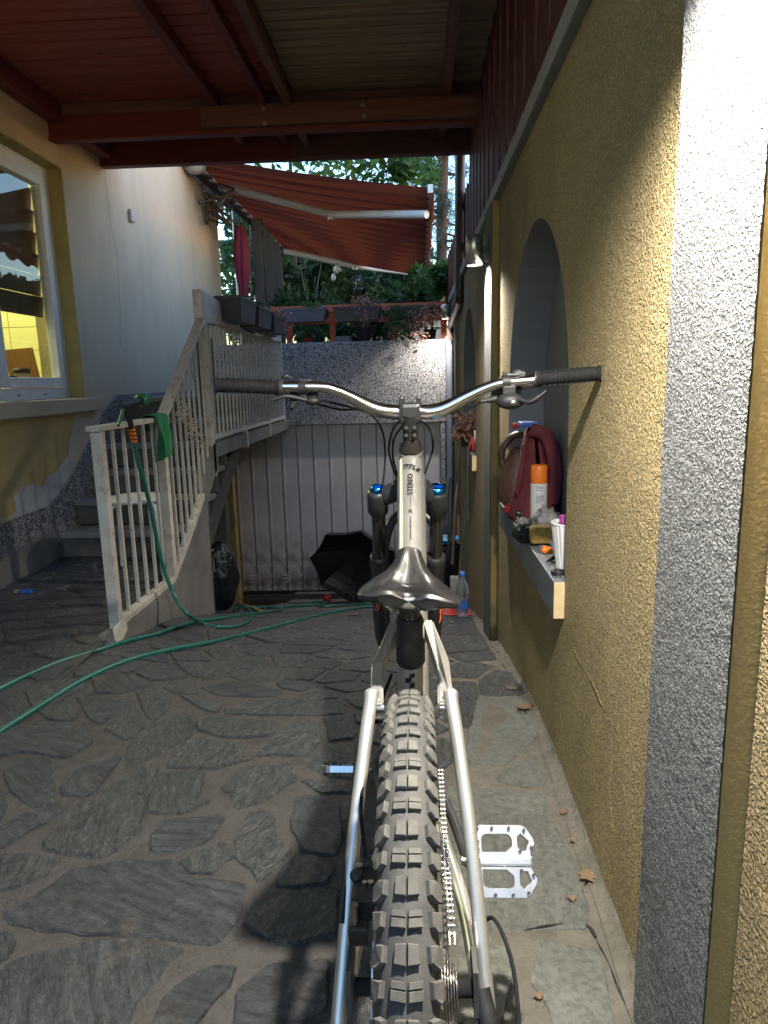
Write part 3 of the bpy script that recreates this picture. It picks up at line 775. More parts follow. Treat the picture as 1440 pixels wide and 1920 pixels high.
# wall fittings
mb = MB(); c = at(243, 405, 'x', XW); mb.bbox((XW, c.y-.04, c.z-.05), (XW+.035, c.y+.04, c.z+.05), .012)
tag(mb.build('doorbell_box', M['globe']), 'small grey plastic box on the cream house wall', 'junction box')
mb = MB()
def crack(pts, r, par):
    m = MB(); m.tube(smooth_path([at(u, v, 'x', XW+.0005) for u, v in pts], 5), r, 5); m.build('crack', M['black_paint'], par)
m = MB(); m.tube(smooth_path([at(u, v, 'x', XW+.0002) for u, v in [(196,318),(200,360),(205,400),(211,440),(219,475),(222,520),(224,560),(227,600),(226,650)]], 5), .0016, 5); m.build('crack', M['crack'], hs)
gl = empty('globe_lamp', at(364, 306, 'x', XW+.1), 'white glass globe lamp high on the cream house wall', 'lamp')
mb = MB(); mb.ell(gl.location, (.13, .13, .11), 24, 14); mb.build('globe', M['globe'], gl)
mb = MB(); mb.cyl(gl.location-Vector((.1, .0, 0)), gl.location+Vector((0, 0, 0)), .05); mb.build('bracket', M['dark_metal'], gl)
mb = MB(); a = at(436, 395, 'x', XW+.03); b = Vector((a.x, a.y, 1.0)); mb.tube([a, b], .014, 10)
tag(mb.build('white_pipe', M['white_metal']), 'thin white vertical pipe at the far corner of the cream wall', 'pipe')

# ================================================================ stairs, landing, garage
st = empty('stone_stairs', (-1.9, 4.4, 0), 'grey concrete stairs climbing between the house wall and the white railing', 'stairs')
Y0, RUN, RISE = 4.40, .27, .17
for i in range(6):
    z1 = (i+1)*RISE-.0; y = Y0+i*RUN
    dep = RUN if i < 5 else 1.9
    if i < 5 or True:
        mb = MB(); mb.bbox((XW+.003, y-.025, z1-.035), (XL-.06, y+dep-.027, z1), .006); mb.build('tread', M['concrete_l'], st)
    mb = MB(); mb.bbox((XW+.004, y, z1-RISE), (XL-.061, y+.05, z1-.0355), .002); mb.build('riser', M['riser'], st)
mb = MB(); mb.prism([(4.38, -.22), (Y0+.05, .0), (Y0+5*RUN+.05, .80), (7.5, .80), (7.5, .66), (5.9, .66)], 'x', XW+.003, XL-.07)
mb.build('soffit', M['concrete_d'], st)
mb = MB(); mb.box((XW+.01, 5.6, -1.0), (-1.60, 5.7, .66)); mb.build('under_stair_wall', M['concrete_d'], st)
# side wall carrying the railing
mb = MB(); mb.prism([(2.86, -.02), (2.9, .015), (3.74, .02), (4.39, .37), (4.39, -1.0), (2.86, -1.0)], 'x', XL-.05, XL+.03)
tag(mb.build('stair_side_wall', M['concrete']), 'stained grey concrete wall carrying the foot of the white stair railing', 'wall')
mb = MB(); mb.prism([(4.39, .34), (4.74, .56), (4.74, .62), (7.48, .62), (7.48, .72), (4.66, .72), (4.39, .44)], 'x', XL-.06, XL+.02)
mb.build('landing_edge', M['concrete'], st)
mb = MB(); mb.box((-1.83, 6.42, -1.3), (-1.75, 6.50, .66))
tag(mb.build('landing_post', M['yellow_dim']), 'dull yellow post under the landing beside the garage door', 'post')

ga = empty('garage', (-.85, 7.5, -1.24), 'sunken garage with pebble rendered lintel below the terrace', 'garage')
GX0, GX1, GY, GZ0, GZ1 = -2.02, .30, 7.5, -1.25, .655
mb = MB(); mb.bbox((-2.7, GY-.04, GZ1), (GX1+.02, GY+.3, 1.52), .01); mb.build('lintel', M['terrazzo'], ga)
mb = MB(); mb.box((GX1-.045, GY-.035, -1.0 if False else .0), (GX1+.005, GY+.3, GZ1-.002)); mb.build('pebble_jamb', M['terrazzo'], ga)
mb = MB(); mb.box((GX1-.045, GY-.03, GZ0-.2), (GX1+.12, GY+.3, -.001)); mb.box((-2.7, GY-.03, GZ0-.2), (GX0-.12, GY+.3, GZ1-.002)); mb.build('jamb', M['concrete'], ga)
mb = MB(); mb.box((GX0-.12, GY-.05, GZ0-.2), (GX0, GY+.3, GZ1-.003)); mb.build('yellow_jamb', M['yellow_dim'], ga)
gd = empty('garage_door', (-.85, GY, GZ0), 'grimy pale steel garage door with vertical ribs', 'garage door')
npan = 13; pw = (GX1-.045-GX0)/npan
mb = MB(); e = .0065
mb.prism([(-pw/2+.001, .01), (-pw/2+.012, -e), (-pw/2+.03, -e), (-pw/2+.038, -.004), (pw/2-.02, -.004), (pw/2-.012, -e*.6), (pw/2-.004, -e*.6), (pw/2-.001, .01)], 'z', GZ0+.03, GZ1-.004)
pme = mb.mesh('door_panel'); pme.materials.append(M['door'])
for i in range(npan):
    o = bpy.data.objects.new('door_panel', pme); COL.objects.link(o); o.parent = gd; o.location = Vector((GX0+pw*(i+.5), GY+.06, 0))-gd.location
mb = MB(); mb.box((GX0, GY+.071, GZ0), (GX1, GY+.09, GZ1)); mb.build('door_back', M['dark_metal'], gd)
for u in (475, 535):
    c = at(u, 1085, 'y', GY+.05); mb = MB()
    for k in range(3): mb.ell((c.x, GY+.055, c.z-.032+.03*k), (.055, .014, .009), 12, 6)
    mb.build('vent', M['door'], gd)
dg = empty('drain_grate', (-.85, 7.3, -1.24), 'rusty black drain grate in front of the garage door', 'drain grate')
mb = MB(); mb.box((-1.95, 7.26, -1.25), (.2, 7.29, -1.225)); mb.box((-1.95, 7.40, -1.25), (.2, 7.43, -1.225)); mb.build('frame', M['dark_metal'], dg)
mbx = MB(); mbx.beam((-.012, -.055, 0), (.02, .055, 0), .012, .016); gme = mbx.mesh('grate_bar'); gme.materials.append(M['dark_metal'])
for i in range(60):
    o = bpy.data.objects.new('grate_bar', gme); COL.objects.link(o); o.parent = dg; o.location = Vector((-1.93+i*.036, 7.345, -1.228))-dg.location

# ================================================================ carport roof
rf = empty('carport_roof', (-1, 3, 2.95), 'dark wooden carport roof of red and brown boards on beams', 'roof')
ZR = 2.95; bw = .103
def plank(L, mat, key, cache={}):
    if key not in cache:
        m = MB(); m.bbox((-L/2, -bw/2+.005, 0), (L/2, bw/2-.005, .018), .005); me = m.mesh('roof_board'); me.materials.append(mat); cache[key] = me
    return cache[key]
y = .1; rr = random.Random(5)
while y < 5.84:
    for L, cx, mt, key in ((1.62, -1.62, M['wood_red'], 'r'), (1.45, -.04, M['wood_brown'], 'b')):
        o = bpy.data.objects.new('roof_board', plank(L, mt, key)); COL.objects.link(o); o.parent = rf
        o.location = Vector((cx, y, ZR+rr.uniform(-.002, .002)))-rf.location
    y += bw
mb = MB(); mb.box((-2.72, .0, ZR+.03), (.85, 5.86, ZR+.06)); mb.build('roof_sheet', M['dark_metal'], rf)
def rafter(x, mat, y0=.05, y1=5.6, w=.055, h=.075, zt=ZR-.003):
    m = MB(); m.bbox((x-w/2, y0, zt-h), (x+w/2, y1, zt), .005); m.build('rafter', mat, rf)
rafter(-1.27, M['wood_redbeam']); rafter(-.955, M['wood_redbeam']); rafter(-.79, M['wood_brownbeam'], w=.05, h=.1); rafter(.22, M['wood_brownbeam']); rafter(-2.34, M['wood_redbeam'], h=.12, w=.09); rafter(.60, M['wood_brownbeam'])
mb = MB(); mb.bbox((-2.398, 4.86, 2.725), (.75, 4.95, 2.873), .006); b1 = mb.build('main_beam', M['wood_redbeam'], rf)
mb = MB(); mb.bbox((-1.36, 4.80, 2.745), (.75, 4.858, 2.935-.065), .006); mb.bbox((-2.39, 4.862, 2.874), (.74, 4.93, 2.944), .003); mb.build('doubling_board', M['wood_brownbeam'], rf)
mb = MB(); mb.bbox((-2.39, 4.835, 2.712), (-.02, 4.858, 2.742), .003); mb.build('batten', M['wood_redbeam'], rf)
mb = MB()
for u, v in ((494, 204), (496, 231), (680, 197), (682, 218), (934, 178)):
    p = at(u, v, 'y', 4.79); p.z = min(p.z, 2.86); mb.cyl((p.x, 4.802, p.z), (p.x, 4.787, p.z), .0125, 10)
mb.build('bolt', M['chrome'], rf)
mb = MB(); mb.bbox((-2.398, 5.62, 2.775), (.75, 5.70, 2.945), .006); mb.build('fascia_beam', M['wood_redbeam'], rf)
mb = MB(); mb.bbox((-.9, 5.60, 2.778), (.74, 5.618, 2.944), .003); mb.build('fascia_board', M['wood_brownbeam'], rf)
# downpipe from the roof edge, elbow, lower grey pipe
dp = empty('downpipe', (.3, 7.3, -1.2), 'brown upper rainwater pipe bending into a grey downpipe at the wall', 'downpipe')
a = at(863, 290, 'y', 5.95); b = at(862, 540, 'y', 5.95); c = at(845, 618, 'y', 7.35); d = at(842, 640, 'y', 7.38)
mb = MB(); mb.tube(smooth_path([Vector((a.x, 5.95, 2.95)), (a+b)/2, b, b+Vector((0, .12, -.1)), c+Vector((.0, -.1, .05)), c, Vector((c.x, c.y+.02, c.z-.1))], 5), .041, 16); mb.build('upper_pipe', M['brown_pipe'], dp)
mb = MB(); mb.tube([Vector((d.x, 7.38, c.z-.06)), Vector((d.x, 7.38, .9)), Vector((d.x, 7.38, -1.2))], .034, 16)
for z in (c.z-.08, .85, -.4): mb.tube([Vector((d.x, 7.38, z)), Vector((d.x, 7.38, z-.05))], .041, 16)
mb.build('lower_pipe', M['grey_pipe'], dp)

# ================================================================ wall lamps
def lamp(loc, lab, power):
    e = empty('wall_lamp', loc, lab, 'lamp', 'cylinder downlights on the garden wall')
    x, y, z = loc
    m = MB(); m.lathe([(.036, .006), (.036, .0), (.042, 0), (.042, .135), (.038, .14), (.001, .14)], (x, y, z), 28); m.build('housing', M['silver'], e)
    m = MB(); m.lathe([(.001, .012), (.0355, .012)], (x, y, z), 24, smooth=False); m.build('diffuser', M['lamp_glow'], e)
    m = MB(); m.bbox((XR-.034-.012, y-.03, z+.02), (XR-.0345, y+.03, z+.15), .003); m.bbox((x+.038, y-.01, z+.06), (XR-.046, y+.01, z+.09), .002); m.build('bracket', M['dark_metal'], e)
    l = bpy.data.lights.new('lamp_light', 'SPOT'); l.energy = power; l.spot_size = R_(156); l.spot_blend = .7; l.shadow_soft_size = .022; l.color = (1, .94, .81)
    lo = bpy.data.objects.new('lamp_light', l); COL.objects.link(lo); lo.parent = e; lo.location = (0, 0, .004)
    return e
lamp((.240, .775, 1.68), 'metal cylinder wall lamp above the nearest grey pilaster', 29)
lamp((.298, 3.63, 1.665), 'lit metal cylinder wall lamp under the red screen, on the middle pilaster', 15)
lamp((.305, 7.2, 1.70), 'small lit cylinder wall lamp by the planter fence and downpipe', 11)

# ================================================================ mountain bike leaning on the wall
BX = -.015                                 # wheel plane
bike = empty('mountain_bike', (BX, .746, 0), 'raw silver full suspension mountain bike leaning its right grip on the ochre wall', 'bicycle')
RA, FA, WR = Vector((BX, .746, .366)), Vector((BX, 1.93, .366)), .366

def arc_strip(m, y0, y1, half, r0, r1, xs, chamf=.0012):
    pass
def torus_tyre():
    m = MB(); n = 120; prof_ = []
    for k in range(17):
        a = R_(-118+236*k/16); prof_.append((.0285*math.sin(a), .0275*math.cos(a)))
    rc = WR-.033
    def fn(u, v):
        a = 2*PI*u; p = prof_[min(16, int(round(v*16)))]; r = rc+p[1]
        return Vector((p[0], r*math.cos(a), r*math.sin(a)))
    m.grid(fn, n, 16, closeu=True); return m
def tread():
    m = MB(); N = 2*43; rc = WR-.033
    def block(pts, a0, h, base=.0265, slope=0, lean=.0011):
        """pts: outline in (across arc angle, along) ; extruded outwards from casing"""
        vs = []; n = len(pts)
        for lay, (hh, sc) in enumerate(((base, 1.06), (base+h*.85, 1.0), (base+h, .9))):
            ca = sum(p[0] for p in pts)/n; cl = sum(p[1] for p in pts)/n
            for (t, l) in pts:
                tt = ca+(t-ca)*sc; ll = cl+(l-cl)*sc
                x = math.sin(tt)*hh; r = rc+math.cos(tt)*hh; a = a0+ll/WR
                vs.append(Vector((x, r*math.cos(a), r*math.sin(a))))
        fs = [(L*n+i, L*n+(i+1) % n, (L+1)*n+(i+1) % n, (L+1)*n+i) for L in range(2) for i in range(n)]+[tuple(range(2*n, 3*n))]
        m.add(vs, fs)
    for k in range(N):
        a0 = 2*PI*k/N
        for sgn in (-1, 1):
            if k % 2 == 0:   # wide split lateral bars with a sipe
                for l0, l1, h in ((-.0070, -.0016, .0046), (-.0004, .0072, .0054)):
                    block([(sgn*.045, l0), (sgn*.46, l0-.0016), (sgn*.48, l1-.0016), (sgn*.045, l1)], a0, h)
                block([(sgn*.74, -.0075), (sgn*1.22, -.0100), (sgn*1.24, .0062), (sgn*1.0, .0082), (sgn*.78, .0045)], a0, .0072)
            else:
                block([(sgn*.022, -.0085), (sgn*.33, -.0080), (sgn*.37, .0070), (sgn*.022, .0088)], a0, .0056)
                block([(sgn*.66, -.0070), (sgn*.95, -.0088), (sgn*1.26, -.0062), (sgn*1.26, .0088), (sgn*1.0, .0098), (sgn*.70, .0055)], a0, .0072)
    return m
ty_me = torus_tyre().mesh('tyre'); ty_me.materials.append(M['tyre']); tr_me = tread().mesh('tread'); tr_me.materials.append(M['knob'])
mb = MB()
rim_p = [(-.014, 0), (-.016, .010), (-.013, .010), (-.012, .0), (-.006, -.018), (.006, -.018), (.012, 0), (.013, .010), (.016, .010), (.014, 0), (.010, -.02), (-.010, -.02)]
def rimf(u, v):
    p = rim_p[int(round(v*12)) % 12]; a = 2*PI*u; r = .305+p[1]; return Vector((p[0], r*math.cos(a), r*math.sin(a)))
mb.grid(rimf, 72, 12, closeu=True); rim_me = mb.mesh('rim'); rim_me.materials.append(M['black_plastic'])
mb = MB()
for k in range(28):
    a = 2*PI*k/28; b = a+(.5 if k % 4 < 2 else -.5); s_ = .028 if k % 2 else -.028
    mb.tube([Vector((s_, .028*math.cos(b), .028*math.sin(b))), Vector((0, .292*math.cos(a), .292*math.sin(a)))], .001, 5)
sp_me = mb.mesh('spokes'); sp_me.materials.append(M['black_plastic'])
def wheel(c, label, hubw, brake_r):
    def put(nm, me, par=bike, rot=0):
        o = bpy.data.objects.new(nm, me); COL.objects.link(o); o.parent = par
        o.location = (c-bike.location) if par is bike else (0, 0, 0)
        if par is bike: o.rotation_euler = (rot, 0, 0)
        return o
    t = put('tyre', ty_me, rot=R_(1.3)); tag(t, label); put('tread', tr_me, t)
    rm = put('rim', rim_me); put('spokes', sp_me, rm)
    m = MB(); m.lathe([(.001, -hubw), (.010, -hubw), (.011, -.035), (.026, -.033), (.026, -.028), (.013, -.02), (.013, .02), (.026, .028), (.026, .033), (.011, .035), (.010, hubw), (.001, hubw)], c, 20, Matrix.Rotation(PI/2, 3, 'Y'))
    m.build('hub', M['black_plastic'], bike)
    m = MB()                                 # disc rotor on the left
    def rf_(u, v):
        a = 2*PI*u; r = (brake_r-.016, brake_r+.002*math.sin(a*24), brake_r+.002*math.sin(a*24), brake_r-.016, brake_r-.016)[int(round(v*4))]; x = (-.001, -.001, .001, .001, -.001)[int(round(v*4))]
        return c+Vector((-.046+x, r*math.cos(a), r*math.sin(a)))
    m.grid(rf_, 96, 4, closeu=True, smooth=False)
    for k in range(8):
        a = 2*PI*k/8; m.beam(c+Vector((-.046, .02*math.cos(a), .02*math.sin(a))), c+Vector((-.046, (brake_r-.012)*math.cos(a+.5), (brake_r-.012)*math.sin(a+.5))), .0018, .007, (1, 0, 0))
    m.build('brake_disc', M['chrome'], bike)
wheel(RA, 'dusty rear tyre with blocky tread', .074, .10)
wheel(FA, 'front tyre behind the fork legs', .055, .10)

def xz(u, v, y): p = at(u, v, 'y', y); return Vector((p.x, y, p.z))
# frame ------------------------------------------------------------
ht = Vector((-.015, 1.615, .955)); hb = Vector((-.015, 1.662, .855))
mb = MB(); mb.tube([hb, hb+(ht-hb)*.15, ht-(ht-hb)*.1, ht], [.032, .029, .027, .028], 28); mb.build('head_tube', M['frame'], bike)
t0 = Vector((-.0155, 1.606, .925)); t1 = Vector((-.0155, 1.13, .64))
tdir = (t0-t1).normalized()
mb = MB(); mb.tube([t0, t0+(t1-t0)*.12, t0+(t1-t0)*.5, t0+(t1-t0)*.9, t1], [.0285, .0272, .0262, .024, .02], 32, flat=(1.0, .93)); tt = mb.build('top_tube', M['frame'], bike)
mb = MB(); mb.tube([ht+Vector((0, .01, -.06)), (-.015, 1.40, .56), (-.015, 1.22, .345)], [.033, .033, .03], 24, flat=(1, 1.1)); mb.build('down_tube', M['frame'], bike)
s0 = Vector((-.016, 1.098, .70)); s1 = Vector((-.016, 1.185, .34))
mb = MB(); mb.tube([s0, s0+(s1-s0)*.3, s1], [.0215, .0205, .021], 28); stb = mb.build('seat_tube', M['frame'], bike)
mb = MB(); mb.tube([(BX-.045, 1.185, .335), (BX+.045, 1.185, .335)], .024, 24); mb.build('bottom_bracket', M['frame'], bike)
# dropper post collar, post, clamp
sd_ = (s0-s1).normalized()
mb = MB(); mb.tube([s0-sd_*.055, s0-sd_*.05, s0-sd_*.012, s0-sd_*.008, s0+sd_*.02, s0+sd_*.028, s0+sd_*.038], [.022, .0245, .0245, .0215, .0215, .0235, .020], 28); mb.build('seat_clamp_collar', M['black_plastic'], bike)
mb = MB(); mb.tube([s0+sd_*.03, s0+sd_*.068], [.0175, .0175], 24); mb.bbox((-.034, 1.045, .757), (.003, 1.105, .775), .005); mb.build('seat_post', M['stanchion'], bike)
mb = MB()
for sg in (-1, 1): mb.tube(smooth_path([(BX+sg*.04, 1.01, .785), (BX+sg*.024, 1.04, .765), (BX+sg*.022, 1.12, .763), (BX+sg*.018, 1.2, .772), (BX+sg*.008, 1.26, .79)], 5), .0035, 8)
mb.build('saddle_rails', M['chrome'], bike)
# saddle: lofted shell
def saddle():
    m = MB()
    #  y, half width, top z, wing droop, channel depth
    st_ = [(1.000, .046, .800, .004, .005), (1.006, .072, .806, .014, .008), (1.020, .079, .811, .022, .011), (1.045, .076, .814, .023, .012), (1.08, .061, .8145, .019, .010), (1.12, .041, .813, .014, .008), (1.17, .029, .812, .010, .006), (1.22, .0235, .812, .009, .004), (1.262, .0205, .812, .008, .002), (1.282, .015, .808, .006, .001), (1.290, .006, .802, .004, 0)]
    n = 28; vs = []
    P = []
    for i in range(len(st_)-1):
        for j in range(4):
            t = j/4; t2 = t*t*(3-2*t) if False else t
            P.append([a+(b-a)*t2 for a, b in zip(st_[i], st_[i+1])])
    P.append(list(st_[-1]))
    for (y, hw, zt, dr, ch) in P:
        ring = []
        for k in range(n):
            a = 2*PI*k/n; c, s_ = math.cos(a), math.sin(a)
            x = hw*(abs(c)**.75)*(1 if c > 0 else -1)
            q = abs(x)/max(hw, .001)
            top = zt - dr*q**2.6 - ch*math.exp(-(x/.0095)**2)*(1 if s_ > 0 else 0)
            z = top-.002 if s_ >= 0 else top
            th = .006+.016*(1-q**3)*(1 if hw > .03 else .8)
            z = top + (0 if s_ >= 0 else -th*abs(s_)**.6-.006*q)
            ring.append(Vector((BX-.001+x*1.02, y+(.014*math.exp(-(x/.014)**2) if y < 1.03 else 0), z-.10*x)))
        vs += ring
    N = len(P)
    m.add(vs, [(i*n+k, i*n+(k+1) % n, (i+1)*n+(k+1) % n, (i+1)*n+k) for i in range(N-1) for k in range(n)], True)
    m.add(vs[:n], [tuple(range(n))]); m.add(vs[-n:], [tuple(range(n))])
    return m
sad = saddle().build('saddle', M['saddle'], bike)
sub = sad.modifiers.new('sub', 'SUBSURF'); sub.levels = 1; sub.render_levels = 1
mb = MB(); mb.bbox((BX-.012, 1.002, .778), (BX+.010, 1.010, .796), .004); mb.build('saddle_rear_trim', M['silver'], sad)
# rocker links and seatstays ---------------------------------------
def plate(pts_l, w0, h0, mat, nm, par=bike):
    m = MB(); pts = smooth_path(pts_l, 4); n = 10; N = len(pts)
    m.tube(pts, [w0+(h0-w0)*i/(N-1) for i in range(N)], 12, flat=(.62, 1.15)); return m.build(nm, mat, par)
for sg in (-1, 1):
    xa, xb = (BX+sg*.030, BX+sg*.054)
    mb = MB()
    poly = [Vector((xa-.008, 1.205, .690)), Vector((xa+.009, 1.205, .690)), Vector((xb+.010-(.004 if sg < 0 else 0), 1.115, .650)), Vector((xb+.012-(.001 if sg < 0 else 0), .995, .630)), Vector((xb-.013+(.002 if sg < 0 else 0), .995, .630)), Vector((xb-.010-(.004 if sg < 0 else 0), 1.105, .644))]
    lowp = [p-Vector((0, 0, .030)) for p in poly]
    mb.add(poly+lowp, [(0, 1, 2, 3, 4, 5), (11, 10, 9, 8, 7, 6)]+[(i, (i+1) % 6, 6+(i+1) % 6, 6+i) for i in range(6)])
    rk = mb.build('rocker_link', M['frame'], bike)
    bm = bmesh.new(); bm.from_mesh(rk.data); bmesh.ops.bevel(bm, geom=bm.edges[:], offset=.003, segments=2, affect='EDGES'); bm.to_mesh(rk.data); bm.free()
    mb = MB(); mb.cyl((xb-.010, 1.0, .618), (xb+.012, 1.0, .618), .007); mb.build('pivot_bolt', M['chrome'], rk)
    # clevis top of the stay then slender stay to the dropout
    top = Vector((BX+sg*.062, 1.0, .634)); c1 = Vector((BX+sg*.069, .955, .588)); c2 = Vector((BX+sg*.083, .86, .475)); dpt = Vector((BX+sg*.097, .728, .30))
    mb = MB(); mb.tube(smooth_path([top+Vector((0, .012, .012)), top, c1, c2, dpt], 6), [.003, .007, .009, .0105, .011, .0108, .0102]+[.0098]*6+[.0095]*6+[.0095]*6, 16, flat=(1.05, .85))
    mb.build('seat_stay', M['frame'], bike)
    mb = MB(); mb.tube(smooth_path([(BX+sg*.032, 1.17, .33), (BX+sg*.05, 1.08, .335), (BX+sg*.075, .90, .35), (BX+sg*.084, .77, .355)], 6), .011, 12); mb.build('chain_stay', M['frame'], bike)
    mb = MB(); mb.prism([(.725, .345), (.74, .395), (.775, .40), (.80, .37), (.78, .34)], 'x', BX+sg*.079-.004, BX+sg*.079+.002); mb.build('dropout', M['dark_metal'], bike)
mb = MB(); mb.bbox((-.045, 1.03, .60), (.02, 1.07, .618), .006); 
mb = MB(); mb.tube([(-.0155, 1.195, .66), (-.0155, 1.40, .60)], .022, 20); mb.tube([(-.0155, 1.22, .652), (-.0155, 1.31, .625)], .029, 20); mb.build('rear_shock', M['stanchion'], bike)
# cable guard strip along left stay
mb = MB(); mb.tube([(BX-.079, .965, .583), (BX-.096, .80, .41)], .005, 8); mb.build('brake_hose_guide', M['black_plastic'], bike)
# lettering on the top tube ----------------------------------------
def text_mesh(txt, size, shear=0.0, bold=0.0):
    cu = bpy.data.curves.new('t', 'FONT'); cu.body = txt; cu.size = size; cu.align_x = 'CENTER'; cu.align_y = 'CENTER'; cu.shear = shear; cu.offset = bold; cu.resolution_u = 3
    o = bpy.data.objects.new('t', cu); COL.objects.link(o); dg_ = bpy.context.evaluated_depsgraph_get(); dg_.update()
    me = bpy.data.meshes.new_from_object(o.evaluated_get(dg_)); bpy.data.objects.remove(o); return me
def on_tube(me, name, along, rot, squash=1.0, rad=.0268, mat=None, base=t0, d=None, par=None, scale=(1, 1), up0=None):
    """wrap flat lettering round a tube: x across, y along it"""
    d = d or tdir; nrm = Vector((1, 0, 0)).cross(d).normalized()
    if nrm.z < 0: nrm = -nrm
    if up0: nrm = up0
    side = d.cross(nrm).normalized(); R2 = Matrix.Rotation(rot, 2)
    bm = bmesh.new(); bm.from_mesh(me); bmesh.ops.triangulate(bm, faces=bm.faces[:])
    long_e = [e for e in bm.edges if e.calc_length() > .004]; bmesh.ops.subdivide_edges(bm, edges=long_e, cuts=2)
    for v in bm.verts:
        q = R2 @ Vector((v.co.x*scale[0], v.co.y*scale[1])); a = q.x/rad
        v.co = base + d*(q.y-along) + side*(math.sin(a)*rad) + nrm*(math.cos(a)*rad*squash+.0007)
    bm.to_mesh(me); bm.free(); me.materials.clear(); me.name = name
    return new_obj(name, me, par or tt, mat or M['black_paint'])
on_tube(text_mesh('TiTLE', .0185, .25, .0007), 'lettering', .045, R_(-16), rad=.0278, scale=(1.0, 1.1))
on_tube(text_mesh('STEREO', .0165, 0, .0002), 'lettering', .105, R_(90), rad=.0272, scale=(1.25, 1))
mb = MB(); mb.add([(-.0003, -.022, 0), (.0003, -.022, 0), (.0003, .022, 0), (-.0003, .022, 0)], [(0, 1, 2, 3)]); on_tube(mb.mesh('line'), 'printed_line', .158, 0, rad=.0272)
on_tube(text_mesh('R', .017), 'lettering', .195, R_(0), rad=.027)
mb = MB(); rq = random.Random(3); yq = -.034
while yq < .034:
    hq = rq.choice((.0012, .002, .0026)); wq = rq.choice((.0012, .0018))
    mb.add([(-wq, yq, 0), (wq, yq, 0), (wq, yq+hq*.5, 0), (-wq, yq+hq*.5, 0)], [(0, 1, 2, 3)]); yq += hq*.5+.0011
on_tube(mb.mesh('small_print'), 'small_print', .245, 0, rad=.0268)
# block emblem on the seat tube
mb = MB()
for x0, y0, x1, y1 in ((-.002, .008, .006, .014), (-.009, .001, .0005, .008), (-.002, -.006, .006, .001)):
    mb.add([(x0, y0, 0), (x1, y0+.002, 0), (x1, y1+.002, 0), (x0, y1, 0)], [(0, 1, 2, 3)])
on_tube(mb.mesh('emblem'), 'emblem', .085, 0, rad=.0212, base=s0, d=(s0-s1).normalized(), par=stb, up0=Vector((0, -1, -.24)).normalized(), scale=(1.1, 1.5))

# stem, bars --------------------------------------------------------
mb = MB(); mb.tube([ht+Vector((0, -.0005, .002)), ht+Vector((0, -.004, .014)), ht+Vector((0, -.012, .032))], [.0275, .0255, .0175], 28); mb.tube([ht+Vector((0, -.012, .033)), ht+Vector((0, -.02, .052))], .0172, 24)
mb.build('headset_spacers', M['stanchion'], bike)
SC = Vector((-.0145, 1.625, 1.046))
mb = MB(); mb.tube([ht+Vector((0, -.02, .053)), ht+Vector((0, -.034, .088))], .0192, 24); mb.bbox((-.039, 1.572, 1.022), (.010, 1.632, 1.066), .009)
mb.bbox((-.040, 1.605, 1.058), (-.029, 1.655, 1.080), .004); mb.bbox((.0, 1.605, 1.058), (.011, 1.655, 1.080), .004)
stm = mb.build('stem', M['fork'], bike)
mb = MB()
for zz in (.995, 1.012, 1.034):
    for xx in (-.024, -.005): mb.cyl((xx, 1.569, zz), (xx, 1.579, zz), .0042, 10)
mb.build('stem_bolt', M['dark_metal'], stm)
def bp(u, v, y): p = at(u, v, 'y', y); return Vector((p.x, y, p.z))
bar_pts = [bp(1012, 712, 1.585), bp(945, 718, 1.596), bp(915, 726, 1.602), bp(880, 742, 1.61), bp(840, 763, 1.62), bp(815, 771, 1.625), bp(790, 772.5, 1.63), bp(768, 773, 1.63), bp(745, 773, 1.63), bp(715, 770, 1.625), bp(692, 762, 1.62), bp(655, 743, 1.61), bp(628, 732, 1.602), bp(600, 726, 1.596), bp(520, 725, 1.585)]
sp_ = smooth_path(bar_pts, 5); rr_ = []
for p in sp_:
    dx = abs(p.x-BX); rr_.append(.0172 if dx < .06 else .0172-(.0172-.0118)*sstep(.06, .20, dx))
mb = MB(); mb.tube(sp_, rr_, 24); mb.build('handlebar', M['bar'], bike)
def grip(a, b, lab):
    m = MB(); a = Vector(a); b = Vector(b); d = b-a; n = 48; pts = [a+d*(i/n) for i in range(n+1)]
    rad = []
    for i in range(n+1):
        t = i/n; r = .0158
        if t < .035 or t > .965: r = .0182
        elif .08 < t < .92 and (i % 4 == 0): r = .0150
        rad.append(r)
    m.tube(pts, rad, 20); g = m.build('grip', M['rubber'], bike); 
    for k in range(9):
        for s_ in (-1, 1):
            m = MB()
            c = a+d*(.12+.085*k)+Vector((0, -.002, s_*.0155)); m.beam(c-d.normalized()*.0038, c+d.normalized()*.0038, .014, .0035); m.build('grip_rib', M['rubber'], g)
    return g
gl_ = grip(bp(522, 727, 1.583), bp(404, 722, 1.545), 'l'); gr_ = grip(bp(1008, 711, 1.583), bp(1127, 700, 1.542), 'r')
for g0 in (bp(527, 727, 1.585), bp(1006, 711, 1.585)):
    m = MB(); s_ = 1 if g0.x > 0 else -1; m.tube([g0-Vector((s_*.006, 0, 0)), g0+Vector((s_*.004, 0, 0))], .0185, 20); m.build('lock_ring', M['dark_metal'], bike)
